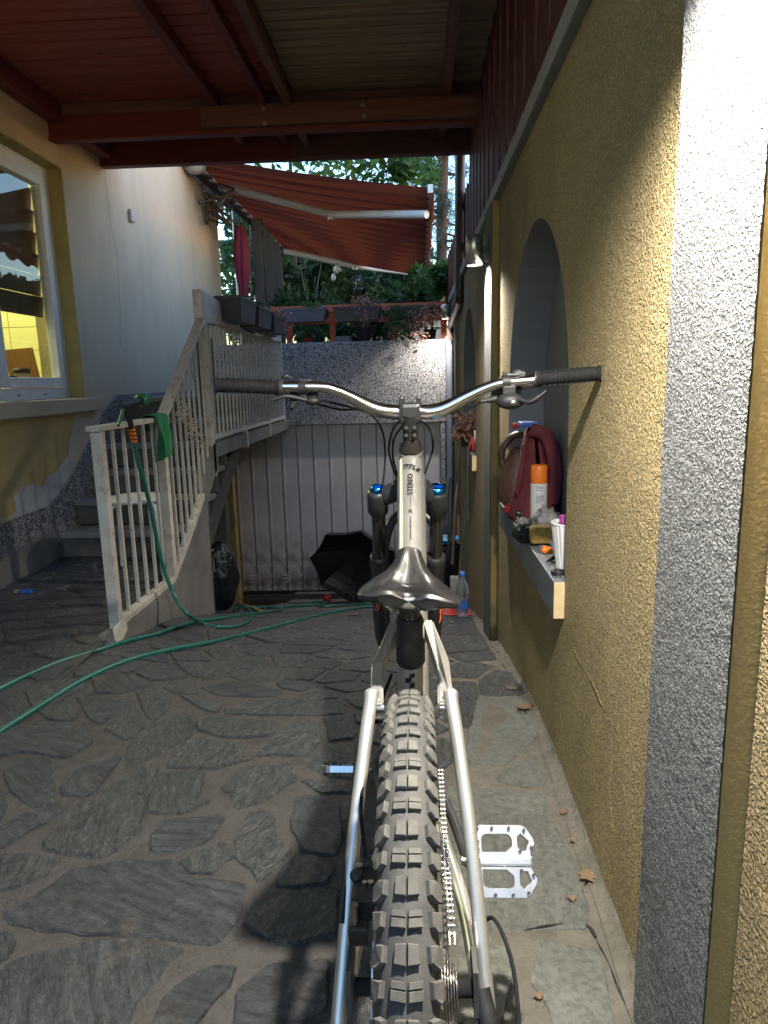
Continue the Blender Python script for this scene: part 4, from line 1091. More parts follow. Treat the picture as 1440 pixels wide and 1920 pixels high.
# brake levers with clamps ------------------------------------------
def lever(c, s_, nm):
    m = MB(); m.tube([c+Vector((-.009, 0, 0)), c+Vector((.009, 0, 0))], .0165, 20); m.bbox(c+Vector((-.008, -.006, -.03)), c+Vector((.008, .012, -.012)), .003)
    cl = m.build('brake_clamp', M['black_plastic'], bike)
    m = MB(); m.tube([c+Vector((-s_*.03, .022, -.02)), c+Vector((s_*.035, .028, -.02))], [.009, .011], 14); m.ell(c+Vector((s_*.012, .035, -.018)), (.022, .016, .013)); m.build('brake_cylinder', M['black_plastic'], cl)
    m = MB(); m.tube(smooth_path([c+Vector((s_*.03, .04, -.014)), c+Vector((s_*.06, .065, -.010)), c+Vector((s_*.10, .072, -.008)), c+Vector((s_*.125, .062, -.008))], 5), .006, 10); m.build('brake_lever', M['dark_metal'], bike)
    m = MB(); m.cyl(c+Vector((-.004, -.002, .014)), c+Vector((-.004, -.002, .022)), .004, 10); m.bbox(c+Vector((.0, -.008, .013)), c+Vector((s_*.03 if s_ > 0 else .0, .008, .019)) if s_ > 0 else c+Vector((.02, .008, .019)), .002); m.build('clamp_bolt', M['dark_metal'], cl)
cL = bp(568, 727, 1.59); cR = bp(949, 717, 1.594)
lever(cL, -1, 'l'); lever(cR, 1, 'r')
# left: dropper remote ; right: shifter with paddles
m = MB(); m.ell(cL+Vector((.022, -.01, -.03)), (.018, .013, .010)); m.tube(smooth_path([cL+Vector((.015, -.012, -.03)), cL+Vector((-.03, -.03, -.018)), cL+Vector((-.062, -.034, -.024))], 5), .005, 10); m.cyl(cL+Vector((-.018, -.022, -.033)), cL+Vector((-.022, -.036, -.045)), .004, 8); m.build('dropper_remote', M['black_plastic'], bike)
m = MB(); cc = bp(957, 752, 1.585); m.ell(cc, (.032, .022, .019), 20, 12); m.bbox(cc+Vector((-.018, -.006, .008)), cc+Vector((.012, .012, .035)), .004); m.tube([cc+Vector((-.03, .004, .006)), cc+Vector((-.052, .004, .002))], [.008, .006], 12); m.tube([cc+Vector((-.052, .004, .002)), cc+Vector((-.066, .004, .000))], .0045, 10)
shf = m.build('shifter', M['black_plastic'], bike)
m = MB(); m.tube(smooth_path([cc+Vector((.018, -.012, .004)), cc+Vector((.040, -.028, -.002)), cc+Vector((.062, -.032, .012)), cc+Vector((.072, -.03, .020))], 5), [.010]*4+[.012]*6+[.008]*6, 12, flat=(1, .5)); m.build('shifter_paddle', M['black_plastic'], shf)
m = MB(); m.ell(cc+Vector((.004, -.020, -.003)), (.008, .003, .006), 12, 8); m.build('gear_window', M['chrome'], shf)
m = MB(); m.tube([bp(960, 700, 1.6), bp(972, 696, 1.61), bp(985, 701, 1.6)], .005, 8); m.bbox(bp(975, 703, 1.6)-Vector((.012, .006, .004)), bp(975, 703, 1.6)+Vector((.012, .006, .006)), .002); m.build('lever_hardware', M['dark_metal'], bike)
m = MB(); m.tube([bp(530, 708, 1.6), bp(538, 704, 1.61), bp(550, 712, 1.6)], .0045, 8); m.build('lever_hardware', M['dark_metal'], bike)
def cable(pts, nm='cable', r=.0026):
    m = MB(); m.tube(smooth_path(pts, 6), r, 8); m.build(nm, M['rubber'], bike)
cable([cL+Vector((.02, .02, -.022)), bp(598, 758, 1.62), bp(640, 768, 1.66), bp(672, 768, 1.68), bp(700, 781, 1.70), bp(718, 812, 1.71), bp(722, 860, 1.70), bp(717, 917, 1.68)])
cable([cL+Vector((.03, .0, -.03)), bp(610, 752, 1.61), bp(660, 764, 1.67), bp(710, 774, 1.68)])
cable([bp(755, 783, 1.72), bp(737, 805, 1.76), bp(729, 840, 1.76), bp(736, 875, 1.72), bp(747, 905, 1.66)])
cable([bp(757, 795, 1.70), bp(740, 820, 1.72), bp(736, 850, 1.70), bp(742, 880, 1.67), bp(748, 900, 1.65)])
cable([cc+Vector((-.066, .004, 0)), bp(890, 760, 1.60), bp(850, 762, 1.63), bp(800, 775, 1.68), bp(770, 790, 1.72)])
cable([bp(785, 788, 1.72), bp(803, 800, 1.76), bp(812, 835, 1.76), bp(803, 870, 1.72), bp(790, 905, 1.66)])
# fork ---------------------------------------------------------------
for i, (ut, ub, xb_) in enumerate(((708, 715, -.112), (820, 810, .040))):
    p0 = bp(ut, 924, 1.683); ax = Vector((xb_*.98-.0, 1.93, .366))
    d = (ax-p0).normalized(); L = (ax-p0).length
    up = -d
    m = MB(); m.tube([p0+up*.008, p0+up*.004, p0, p0+d*.055, p0+d*.062], [.020, .0245, .0265, .0265, .022], 28); cr = m.build('fork_crown', M['fork'], bike)
    m = MB(); m.tube([p0+d*.05, p0+d*.27], .0178, 24); m.build('fork_stanchion', M['stanchion'], bike)
    m = MB(); a = p0+d*.205
    m.tube([a, a+d*.004, a+d*.018, a+d*.06, a+d*.25, p0+d*(L-.02), p0+d*(L+.012)], [.0215, .0265, .0268, .0242, .0238, .022, .016], 28); lo = m.build('fork_lower_leg', M['fork'], bike)
    m = MB(); m.tube([a+up*.001, a+d*.003], [.0205, .0225], 24); m.build('seal_ring', M['dark_metal'], lo)
    m = MB(); k_ = .0215 if i else .0165; m.tube([p0+up*.006, p0+up*.017, p0+up*.0205], [k_, k_*.95, k_*.6], 24); m.beam(p0+up*.021+Vector((-k_*.75, 0, 0)), p0+up*.021+Vector((k_*.75, 0, 0)), .004, .007, up); m.build('fork_cap', M['anod_blue'], cr)
    # crown arm to the steerer
    m = MB(); s_ = 1 if i else -1
    st0 = Vector((BX+s_*.02, 1.668, .868)); m.tube(smooth_path([st0+Vector((0, 0, -.012)), (st0*.5+p0*.5)+Vector((0, .0, -.012)), p0+d*.02], 5), [.030]*3+[.024]*5+[.021]*3, 16, flat=(.8, 1)); m.build('crown_arm', M['fork'], bike)
    # orange printed outline on the lowers
    m = MB(); yy = lambda u, v, e: None
    ctr = a+d*.14; fu, fv = ((716-8, 1135) if i == 0 else (826, 1150))
    pr = [(0, 0), (6, -16), (8, -34), (3, -20), (-2, -6), (2, 12), (-2, 26), (-7, 32), (-2, 18), (0, 0)]
    if i == 0: pr = [(-8, -32), (0, -30), (4, -18), (5, 6), (0, 16), (-8, 14), (-3, 4), (-1, -14), (-8, -22)]
    cy = 1.85
    m.tube([bp(fu+x*.62*.9, fv+y_*.62, cy-.0255) for x, y_ in pr], .0011, 5); m.build('printed_outline', M['orange_print'], lo)
m = MB(); m.tube(smooth_path([(-.098, 1.80, .66), (-.075, 1.835, .735), (-.035, 1.85, .765), (.005, 1.85, .765), (.040, 1.835, .735), (.050, 1.80, .66)], 6), .014, 12, flat=(1, .8)); m.build('fork_arch', M['fork'], bike)
m = MB(); m.bbox((-.135, 1.90, .44), (-.115, 1.96, .52), .006); m.build('front_caliper', M['dark_metal'], bike)
# cranks, pedals, chain ----------------------------------------------
BB = Vector((BX, 1.185, .335))
pR = Vector((BX+.088, 1.185-.165, .337)); pLf = Vector((BX-.085, 1.185+.165, .303))
m = MB(); m.tube(smooth_path([BB+Vector((.045, 0, 0)), BB+Vector((.065, -.03, 0)), pR], 5), [.014]*5+[.0115]*6, 12, flat=(.7, 1.2)); m.build('crank_arm', M['dark_metal'], bike)
m = MB(); m.tube(smooth_path([BB+Vector((-.045, 0, 0)), BB+Vector((-.063, .03, 0)), pLf], 5), [.014]*5+[.0115]*6, 12, flat=(.7, 1.2)); m.build('crank_arm', M['dark_metal'], bike)
def pedal(c, s_, tilt, lab):
    e = bpy.data.objects.new('pedal', None)
    Mx = Matrix.Translation(c) @ Matrix.Rotation(tilt, 4, 'X')
    W0, D = .104, .054
    def P(x, y): return (s_*x, y)
    m = MB(); o = .012
    outer = [(o, -D), (o+.085, -D), (o+.100, -D+.018), (o+.100, -D+.032), (o+.094, -.012), (o+.094, .012), (o+.100, D-.032), (o+.100, D-.018), (o+.085, D), (o, D)]
    T = .0075
    for q in (1, -1):
        outer = [(o, .0088), (o, D-.012), (o+.003, D-.004), (o+.010, D), (o+.078, D), (o+.086, D-.003), (o+.098, D-.020), (o+.100, D-.028), (o+.091, .0088)]
        holes = [[(o+.0125, .0135), (o+.0125, D-.021), (o+.015, D-.0165), (o+.020, D-.0145), (o+.053, D-.0145), (o+.059, D-.017), (o+.061, D-.022), (o+.061, .022), (o+.050, .0135)],
                 [(o+.0715, .021), (o+.0715, D-.019), (o+.077, D-.014), (o+.089, D-.025), (o+.084, .016), (o+.076, .015)]]
        bm = bmesh.new()
        for poly in [outer]+holes:
            vs = [bm.verts.new((s_*x, q*y, -T)) for x, y in poly]
            for i in range(len(vs)): bm.edges.new((vs[i], vs[(i+1) % len(vs)]))
        bmesh.ops.triangle_fill(bm, edges=bm.edges[:], use_beauty=True)
        ext = bmesh.ops.extrude_face_region(bm, geom=bm.faces[:])
        for v in ext['geom']:
            if isinstance(v, bmesh.types.BMVert): v.co.z = T
        sharp = [e for e in bm.edges if len(e.link_faces) == 2 and e.calc_face_angle() > .9]
        bmesh.ops.bevel(bm, geom=sharp, offset=.0012, segments=1, affect='EDGES')
        bm.verts.index_update(); m.add([Mx @ v.co for v in bm.verts], [tuple(v.index for v in f.verts) for f in bm.faces]); bm.free()
    m.bbox((min(s_*o, s_*(o+.094)), -.0083, -T*1.15), (max(s_*o, s_*(o+.094)), .0083, T*1.15), .004, Mx)
    b = m.build('pedal', M['pedal'], bike); tag(b, lab)
    m = MB()
    for (px, py) in [(o+.006, D-.006), (o+.03, D-.005), (o+.058, D-.005), (o+.083, D-.008), (o+.006, .028), (o+.006, .016), (o+.093, .02), (o+.074, .014)]:
        for q in (1, -1):
            for z in (1, -1): m.cyl(Mx @ Vector((s_*px, q*py, z*T*.9)), Mx @ Vector((s_*px, q*py, z*(T+.0055))), .0026, 6)
    m.build('pedal_pins', M['dark_metal'], b)
    m = MB(); m.cyl(Mx @ Vector((-s_*.01, 0, 0)), Mx @ Vector((s_*.02, 0, 0)), .007); m.build('pedal_axle', M['chrome'], b)
pedal(pR, 1, R_(50), 'flat silver platform pedal on the right, seen from above')
pedal(pLf, -1, R_(-30), 'silver platform pedal on the left, seen edge on')
m = MB()
for k in range(64):
    a = 2*PI*k/64; r = .066 if k % 2 else .061
m.lathe([(.045, -.0015), (.062, -.0015), (.064, 0), (.062, .0015), (.045, .0015), (.045, -.0015)], BB+Vector((.050, 0, 0)), 32, Matrix.Rotation(PI/2, 3, 'Y'))
for k in range(32):
    a = 2*PI*k/32; c_ = BB+Vector((.050, math.cos(a)*.064, math.sin(a)*.064)); m.ell(c_, (.0015, .0035, .0035), 6, 4)
m.build('chainring', M['dark_metal'], bike)
m = MB()
for j, (r, x) in enumerate(((.022, .038), (.026, .034), (.031, .030), (.036, .026), (.041, .022), (.047, .018), (.053, .014), (.060, .010), (.068, .006))):
    xx = .020+x*.9; m.lathe([(r-.012, -.001), (r, -.001), (r, .001), (r-.012, .001)], RA+Vector((xx, 0, 0)), 30, Matrix.Rotation(PI/2, 3, 'Y'))
    for k in range(int(r*470)):
        a = 2*PI*k/int(r*470); m.ell(RA+Vector((xx, math.cos(a)*r, math.sin(a)*r)), (.001, .0028, .0028), 5, 4)
m.build('cassette', M['chrome'], bike)
# chain path: top run from chainring to cassette and lower run
def link_chain(path):
    m = MB(); P = smooth_path(path, 24); acc = 0; last = P[0]; k = 0; pts = [P[0]]
    for p in P[1:]:
        while (p-pts[-1]).length >= .0127:
            pts.append(pts[-1]+(p-pts[-1]).normalized()*.0127)
    for a, b in zip(pts, pts[1:]):
        off = .0032 if k % 2 else .0022
        for s_ in (-1, 1): m.beam(a+Vector((s_*off, 0, 0))-(b-a)*.12, b+Vector((s_*off, 0, 0))+(b-a)*.12, .001, .0075, (0, .3, 1))
        m.cyl(a+Vector((-.0045, 0, 0)), a+Vector((.0045, 0, 0)), .0028, 8); k += 1
    return m
link_chain([BB+Vector((.050, .0, .064)), Vector((BX+.050, 1.0, .398)), Vector((BX+.050, .80, .425)), RA+Vector((.050, 0, .052))]).build('chain', M['chrome'], bike)
link_chain([BB+Vector((.050, .0, -.064)), Vector((BX+.050, .95, .20)), Vector((BX+.052, .78, .13))]).build('chain', M['chrome'], bike)
m = MB(); m.tube(smooth_path([RA+Vector((.085, .01, -.01)), RA+Vector((.095, -.02, -.05)), RA+Vector((.08, .02, -.10))], 5), .013, 12); m.bbox(RA+Vector((.055, -.02, -.25)), RA+Vector((.07, .04, -.09)), .005); dr = m.build('derailleur', M['black_plastic'], bike)
cable([RA+Vector((.090, .10, .0)), RA+Vector((.110, .075, .035)), RA+Vector((.128, .02, .01)), RA+Vector((.125, -.045, -.04)), RA+Vector((.10, -.04, -.07))], 'cable', .0028)
# rear brake calliper on the left stay
m = MB(); q = Vector((BX-.060, .80, .455))
m.bbox(q+Vector((-.018, -.028, -.018)), q+Vector((.020, .032, .016)), .005); m.bbox(q+Vector((-.020, -.055, -.030)), q+Vector((.006, -.02, -.004)), .004); m.ell(q+Vector((-.004, .040, .012)), (.011, .011, .011)); m.ell(q+Vector((-.014, .012, .018)), (.009, .010, .008))
cal = m.build('rear_caliper', M['black_plastic'], bike)
for bx_, dy, r_ in ((-.012, -.045, .0055), (-.012, .028, .0055), (.006, -.004, .004), (-.002, -.004, .003)):
    m = MB(); m.cyl(q+Vector((bx_, dy, -.004)), q+Vector((bx_, dy, .022)), r_, 12); m.build('caliper_bolt', M['chrome'], cal)
cable([q+Vector((-.004, .045, .015)), Vector((BX-.072, .90, .535)), Vector((BX-.052, 1.02, .60)), Vector((BX-.035, 1.12, .62))])

# ================================================================ white railings
def railing(name, loc, label):
    return empty(name, loc, label, 'railing', 'white steel railing sections by the stairs')
bal_cache = {}
def balus(par, p, h, sx=0.0, w=.0075):
    key = round(h, 2)
    if key not in bal_cache:
        m = MB(); m.box((-w*.95, -w, 0), (w*.95, w, key)); bal_cache[key] = m.mesh('baluster'); bal_cache[key].materials.append(M['rail'])
    o = bpy.data.objects.new('baluster', bal_cache[key]); COL.objects.link(o); o.parent = par; o.location = Vector(p)-par.location
X = XL-.005
r1 = railing('white_railing', (X, 3.0, 0), 'chipped white level railing section with the nozzle and green cloth on it')
m = MB(); m.bbox((X-.024, 2.98, .02), (X+.024, 3.026, .925), .003); m.build('post', M['rail'], r1)
m = MB(); m.bbox((X-.024, 3.735, .03), (X+.024, 3.785, .925), .003); m.build('post', M['rail'], r1)
m = MB(); m.bbox((X-.03, 2.955, .926), (X+.03, 3.79, .950), .004); m.build('top_rail', M['rail'], r1)
m = MB(); m.bbox((X-.02, 3.027, .022), (X+.028, 3.734, .052), .003); m.build('bottom_rail', M['rail'], r1)
m = MB(); m.prism([(2.90, -.04), (2.98, -.02), (3.02, .0), (3.02, .075), (2.88, .05)], 'x', XL+.0305, XL+.036); m.build('base_plate', M['rail'], r1)
for i in range(5): balus(r1, (X, 3.15+i*.122, .053), .873)
r2 = railing('white_railing', (X, 3.8, 0), 'chipped white sloping railing section beside the stairs')
def sl(y, z): return z+(y-3.79)*(.60/.87)
m = MB(); m.beam((X, 3.79, .938), (X, 4.64, 1.535), .055, .028, (0, -.6, 1)); m.build('top_rail', M['rail'], r2)
m = MB(); m.beam((X, 3.79, .03), (X, 4.70, .60), .045, .028, (0, -.6, 1)); m.build('bottom_rail', M['rail'], r2)
for i in range(8):
    y = 3.885+i*.100; z0 = .03+(y-3.79)*(.57/.91)+.01; balus(r2, (X, y, z0), .89)
m = MB(); m.bbox((X-.025, 4.645, .50), (X+.025, 4.70, 1.60), .003); m.build('post', M['rail'], r2)
r3 = railing('white_railing', (X, 6, .72), 'long chipped white railing along the stair landing with planters hung on it')
m = MB(); m.beam((X, 4.70, 1.535), (X, 7.3, 1.535), .05, .026); m.build('top_rail', M['rail'], r3)
m = MB(); m.beam((X, 4.70, .755), (X, 7.3, .755), .045, .026); m.build('bottom_rail', M['rail'], r3)
for i in range(24): balus(r3, (X, 4.81+i*.105, .77), .755)
m = MB(); m.bbox((X-.025, 7.27, .72), (X+.025, 7.32, 1.6), .003); m.build('post', M['rail'], r3)
m = MB(); m.bbox((X-.02, 5.6, .60), (X+.03, 5.63, .78), .003); m.bbox((X-.02, 6.5, .62), (X+.03, 6.53, .78), .003); m.build('bracket', M['rail'], r3)
m = MB(); m.bbox((X-.03, 4.60, 1.54), (X+.03, 4.65, 1.72), .003); m.build('post_top', M['rail'], r3)
m = MB(); m.prism([(4.652, 1.555), (5.75, 1.555), (5.75, 1.66), (4.652, 1.71)], 'x', X+.005, X+.022)
tag(m.build('panel', M['white_metal'], r3), 'dull white painted panel')
m = MB(); m.bbox((X-.35, 5.62, .97), (X-.325, 6.05, 1.50), .003)
tag(m.build('wooden_board', M['hoardwood']), 'reddish brown wooden board standing behind the landing railing', 'board')
m = MB(); m.tube(smooth_path([at(435, 578, 'x', X+.06), at(446, 590, 'x', X+.06), at(452, 612, 'x', X+.05), at(478, 625, 'x', X+.04)], 5), .006, 6)
tag(m.build('black_cable', M['rubber']), 'black cable looped over the white panel and planter', 'cable')

# hose nozzle, cloth, string ----------------------------------------
hx = XL+.0
nz = empty('hose_nozzle', (hx, 3.42, .96), 'green and black spray nozzle hooked over the white railing', 'nozzle')
def hp(u, v, x=hx+.03): return at(u, v, 'x', x)
m = MB(); a = hp(229, 762); b = hp(262, 751); m.tube([a, (a+b)/2, b], [.014, .016, .020], 14); m.build('nozzle_body', M['black_plastic'], nz)
d = (b-a).normalized(); m = MB(); m.tube([b, b+d*.012, b+d*.045], [.022, .034, .034], 18); m.build('spray_head', M['green_plastic'], nz)
m = MB(); m.tube(smooth_path([hp(236, 762), hp(242, 785), hp(246, 805)], 5), .015, 12); m.build('handle', M['black_plastic'], nz)
m = MB(); m.tube(smooth_path([hp(232, 764), hp(228, 778), hp(222, 798)], 4), .008, 8); m.build('trigger', M['green_plastic'], nz)
m = MB(); m.tube([hp(246, 803), hp(252, 828)], [.018, .016], 14); m.build('hose_coupling', M['orange_plastic'], nz)
m = MB()
for k in range(3): c = hp(247+k*2, 808+k*7); m.tube([c, c+Vector((0, 0, -.006))], .0195, 14)
m.build('coupling_rings', M['black_plastic'], nz)
# cloth draped over the rail
cl = MB()
def cloth(u, v):
    # u along rail 0..1 ; v 0..1 over the rail front side
    y = 3.60+.16*u; s_ = v*.36-.08
    if s_ < 0: return Vector((X-.034+.0*u, y, .955+s_*1.0))
    if s_ < .06: return Vector((X-.034+s_/.06*.075, y, .958+.006*math.sin(PI*s_/.06)))
    q = s_-.06; return Vector((X+.044+.03*math.sin(u*9+q*8)*min(1, q*8), y+.06*q*math.sin(q*14+u*4), .955-q*(.95+.12*math.sin(u*5))))
cl.grid(cloth, 16, 26)
o = cl.build('green_cloth', M['green_cloth'], fix=False); tag(o, 'dark green cloth draped over the corner of the white railing', 'cloth')
sm = o.modifiers.new('s', 'SOLIDIFY'); sm.thickness = .006
rsr = random.Random(4); m = MB(); pts = []
for i in range(34):
    t = i/33; c = hp(332+45*t+14*math.sin(i*2.4), 750+80*t+16*math.cos(i*1.9), X+.045+.012*math.sin(i*3.1)); pts.append(c)
m.tube(smooth_path(pts, 4), .0028, 5); tag(m.build('tangled_string', M['rope']), 'tangled dirty white string hanging on the sloping railing', 'string')

# garden hoses ---------------------------------------------------------
def hose_obj(pts, label, r=.0105, nm='garden_hose'):
    m = MB(); m.tube(smooth_path(pts, 7), r, 10); return tag(m.build(nm, M['green_hose']), label, 'hose', 'green garden hoses on the paving')
def G(u, v, dz=.014): p = atg(u, v, dz); return p
h1 = [hp(252, 830, hx+.035), hp(258, 862, hx+.04), hp(266, 890, hx+.045), hp(277, 930, hx+.05), hp(287, 975, hx+.055), hp(297, 1025, hx+.06), hp(310, 1075, hx+.08)]
h1 += [hp(330, 1122, hx+.13), at(352, 1152, 'x', hx+.22), G(380, 1169), G(412, 1176), G(445, 1174), G(468, 1162), G(470, 1148), G(455, 1133), G(438, 1124), G(424, 1121)]
hose_obj(h1, 'green hose hanging from the nozzle down the railing and looping on the paving')
h2 = [G(424, 1136), G(405, 1143), G(398, 1137, .03), G(420, 1131, .03), G(470, 1140, .02), G(520, 1137), G(525, 1144), G(480, 1150), G(425, 1158), G(370, 1165), G(330, 1176), G(290, 1190), G(245, 1200), G(190, 1217), G(120, 1238), G(60, 1262), G(0, 1291), G(-70, 1330)]
hose_obj(h2, 'thin green hose running along the foot of the stair wall to the left edge')
h3 = [G(560, 1137), G(583, 1130, .02), G(612, 1129, .02), G(600, 1137), G(640, 1136), G(690, 1132), G(745, 1134), G(760, 1139), G(700, 1138), G(660, 1142), G(600, 1153), G(540, 1168), G(480, 1184), G(400, 1203), G(320, 1218), G(240, 1238), G(160, 1272), G(90, 1314), G(30, 1352), G(-40, 1398)]
hose_obj(h3, 'long green hose with a pale stripe crossing the paving behind the bicycle')
hose_obj([G(440, 1140, .015), G(480, 1137), G(520, 1139, .015), G(560, 1136), G(600, 1134, .015)], 'short green hose end lying before the garage drain')
m = MB(); m.tube([G(398, 1110, .05), G(440, 1128, .02), G(492, 1147, .02)], .012, 8); tag(m.build('wooden_stick', M['boardwood']), 'pale wooden stick lying by the coiled hose', 'stick')

# stool -----------------------------------------------------------------
sx, sy = -1.70, 4.05
so = empty('stool', (sx, sy, 0), 'round white stool behind the railing at the foot of the stairs', 'stool')
m = MB(); m.lathe([(.001, .44), (.165, .44), (.175, .447), (.175, .457), (.165, .464), (.001, .466)], (sx, sy, 0), 36); m.build('seat', M['white_plastic'], so)
for k in range(4):
    a = PI/4+k*PI/2+.25; c, s_ = math.cos(a), math.sin(a)
    m = MB(); m.tube(smooth_path([(sx+c*.10, sy+s_*.10, .43), (sx+c*.155, sy+s_*.155, .425), (sx+c*.175, sy+s_*.175, .39), (sx+c*.185, sy+s_*.185, .2), (sx+c*.195, sy+s_*.195, .004)], 5), .0115, 10); m.build('leg', M['white_metal'], so)
m = MB(); c = at(48, 1110, 'z', .01); m.bbox(c-Vector((.04, .012, .004)), c+Vector((.04, .012, .012)), .003); o = m.build('lighter', M['blue_plastic']); tag(o, 'small blue and yellow plastic lighter lying on the patio', 'lighter')
m = MB(); m.bbox(c-Vector((.062, .012, .004)), c+Vector((-.041, .012, .012)), .003); m.build('lighter_head', M['sponge'], o)

# bin bag, umbrella ----------------------------------------------------
c = at(412, 1050, 'y', 5.2); 
m = MB(); n0 = 40
def bagf(u, v):
    a = 2*PI*u; t = v; r = .135*math.sin(PI*min(1, t*.93+.05))**.55; r *= 1+.10*math.sin(a*9+t*4)*(t**2)+.13*noise.noise(Vector((math.cos(a)*1.8, math.sin(a)*1.8, t*5)))
    return Vector((c.x+r*math.cos(a), 5.2+r*math.sin(a), gz(c.x, 5.2)+.02+t*.54))
m.grid(bagf, n0, 30, closeu=True); tag(m.build('bin_bag', M['bin_bag']), 'full black plastic bin bag beside the end of the stair wall', 'bin bag')
ub = empty('umbrella', at(655, 1115, 'y', 6.85), 'open black umbrella lying on its rim against the garage door', 'umbrella')
uc = at(668, 1068, 'y', 6.8); ax_ = Vector((-.20, -.88, -.40)).normalized()      # from the dome towards the handle
us = ax_.cross(Vector((0, 0, 1))).normalized(); uu = us.cross(ax_).normalized(); RU = .50
def urim(k, f=1.0): a = 2*PI*k/8+R_(14); return us*(math.cos(a)*RU*f)+uu*(math.sin(a)*RU*f)
m = MB(); rings = 6
def uf(k, t):
    f = math.sin(t*PI/2*.98); dep = -.24*math.cos(t*PI/2)
    k0 = math.floor(k) % 8; fr = k-math.floor(k); p = urim(k0, f)*(1-fr)+urim(k0+1, f)*fr
    sag = 1-.045*math.sin(PI*fr)*t
    return uc+p*sag+ax_*dep
vs = []; ns = 32
for j in range(rings+1):
    for i in range(ns): vs.append(uf(i*8/ns, j/rings))
m.add(vs, [(j*ns+i, j*ns+(i+1) % ns, (j+1)*ns+(i+1) % ns, (j+1)*ns+i) for j in range(rings) for i in range(ns)], False)
cn = m.build('canopy', M['black_cloth'], ub, fix=False)
m = MB()
for k in range(8): m.tube([uc+ax_*-.235]+[uf(k, t)+ax_*.006 for t in (.3, .6, .8, 1.0)], .003, 5)
m.build('ribs', M['dark_metal'], ub)
he = uc+ax_*.30
m = MB(); m.tube([uc-ax_*.27, he], .006, 8); m.build('shaft', M['chrome'], ub)
m = MB(); m.tube(smooth_path([he, he+ax_*.05, he+ax_*.08+us*.02, he+ax_*.07+us*.055, he+ax_*.03+us*.06], 6), .009, 10); m.build('handle', M['black_plastic'], ub)
c = at(613, 1118, 'y', 7.05)
m = MB(); m.lathe([(.001, 0), (.035, 0), (.045, .07), (.04, .075), (.001, .075)], (c.x, c.y, gz(c.x, c.y)), 20); tag(m.build('red_cup', M['red_plastic']), 'small red cup on the ground before the garage door', 'cup')
m = MB(); c = G(432, 1122, .03); m.ell(c, (.05, .03, .02), 12, 8, nz=.8); tag(m.build('crumpled_wrapper', M['white_plastic']), 'crumpled pale wrapper lying near the drain', 'litter')
m = MB(); c = G(660, 1153, .01)
m.add([c+Vector(p) for p in ((-.07, 0, 0), (-.03, -.012, .006), (.03, -.015, .012), (.08, -.02, .02), (.05, .02, .006), (-.02, .018, .004))], [(0, 1, 2, 3, 4, 5)]); tag(m.build('fallen_leaf', M['leaf_fall'], fix=False), 'long pale dry leaf on the slope left of the bicycle', 'leaf', 'dry fallen leaves on the paving')

# right hand clutter by the wall ----------------------------------------
bx = at(867, 1126, 'y', 4.45); bz = gz(.3, 4.45)
bo = empty('water_bottle', (bx.x, 4.45, bz), 'clear plastic water bottle with blue cap standing by the wall', 'bottle')
P = [(.001, 0), (.034, .0), (.042, .01), (.042, .05), (.039, .058), (.042, .066), (.042, .10), (.039, .108), (.042, .116), (.042, .15), (.039, .158), (.042, .166), (.042, .20), (.036, .235), (.018, .27), (.0145, .285), (.0145, .30)]
m = MB(); m.lathe(P, (bx.x, 4.45, bz), 24); m.build('bottle_body', M['pet'], bo)
m = MB(); m.lathe([(.001, .004), (.036, .004), (.0385, .012), (.0385, .07), (.001, .07)], (bx.x, 4.45, bz), 24); m.build('water', M['water'], bo)
m = MB(); m.lathe([(.001, .322), (.017, .322), (.018, .30), (.018, .288)], (bx.x, 4.45, bz), 20); m.build('cap', M['blue_plastic'], bo)
m = MB(); m.lathe([(.0425, .075), (.0425, .12)], (bx.x, 4.45, bz), 24); m.build('label', M['blue_plastic'], bo)
# dustpan
c = G(850, 1150, .01); 
dpn = empty('dustpan', c, 'red plastic dustpan lying on the paving behind the fork', 'dustpan')
m = MB()
def dpf(u, v):
    x = (u-.5)*2; w = .125-.02*v; yy = -.10+.2*v
    return c+Vector((x*w+.0, yy, .006-.2*yy+.03*abs(x)**3*v+.02*v*v))
m.grid(dpf, 14, 8); o = m.build('pan', M['red_plastic'], dpn, fix=False); sm = o.modifiers.new('s', 'SOLIDIFY'); sm.thickness = .004
m = MB(); m.tube([c+Vector((.02, .09, .01)), c+Vector((.03, .2, .0))], [.014, .01], 10); m.build('handle', M['red_plastic'], dpn)
# leaning bars
def lean(pts, r, lab, mat, nm='iron_bar', cat='bar'):
    m = MB(); m.tube(smooth_path(pts, 6), r, 10); tag(m.build(nm, mat), lab, cat, 'long tool handles leaning on the wall')
lean([at(862, 898, 'y', 4.9), at(857, 912, 'y', 4.9), at(853, 960, 'y', 4.85), at(848, 1058, 'y', 4.8)], .014, 'bent dark brown iron bar leaning on the wall, nearest of the leaning tools', M['brown_pipe'])
lean([at(850, 896, 'y', 5.6), at(845, 905, 'y', 5.6), at(843, 990, 'y', 5.5), at(842, 1050, 'y', 5.5)], .016, 'bent dark iron bar standing close to the grey downpipe', M['dark_metal'])
lean([at(866, 905, 'y', 5.2), at(866, 1000, 'y', 5.1), at(864, 1075, 'y', 5.0)], .008, 'thin dark rod upright against the wall behind the bottle', M['dark_metal'])
c = at(838, 1012, 'y', 5.7); bk = empty('bucket', (c.x, 5.7, gz(.2, 5.7)), 'black bucket with a cyan bowl on it between fork leg and wall', 'bucket')
zb = gz(.2, 5.7); m = MB(); m.lathe([(.001, 0), (.08, 0), (.11, c.z-zb-.05), (.115, c.z-zb-.04), (.1, c.z-zb-.04)], (c.x, 5.7, zb), 24); m.build('bucket_body', M['black_plastic'], bk)
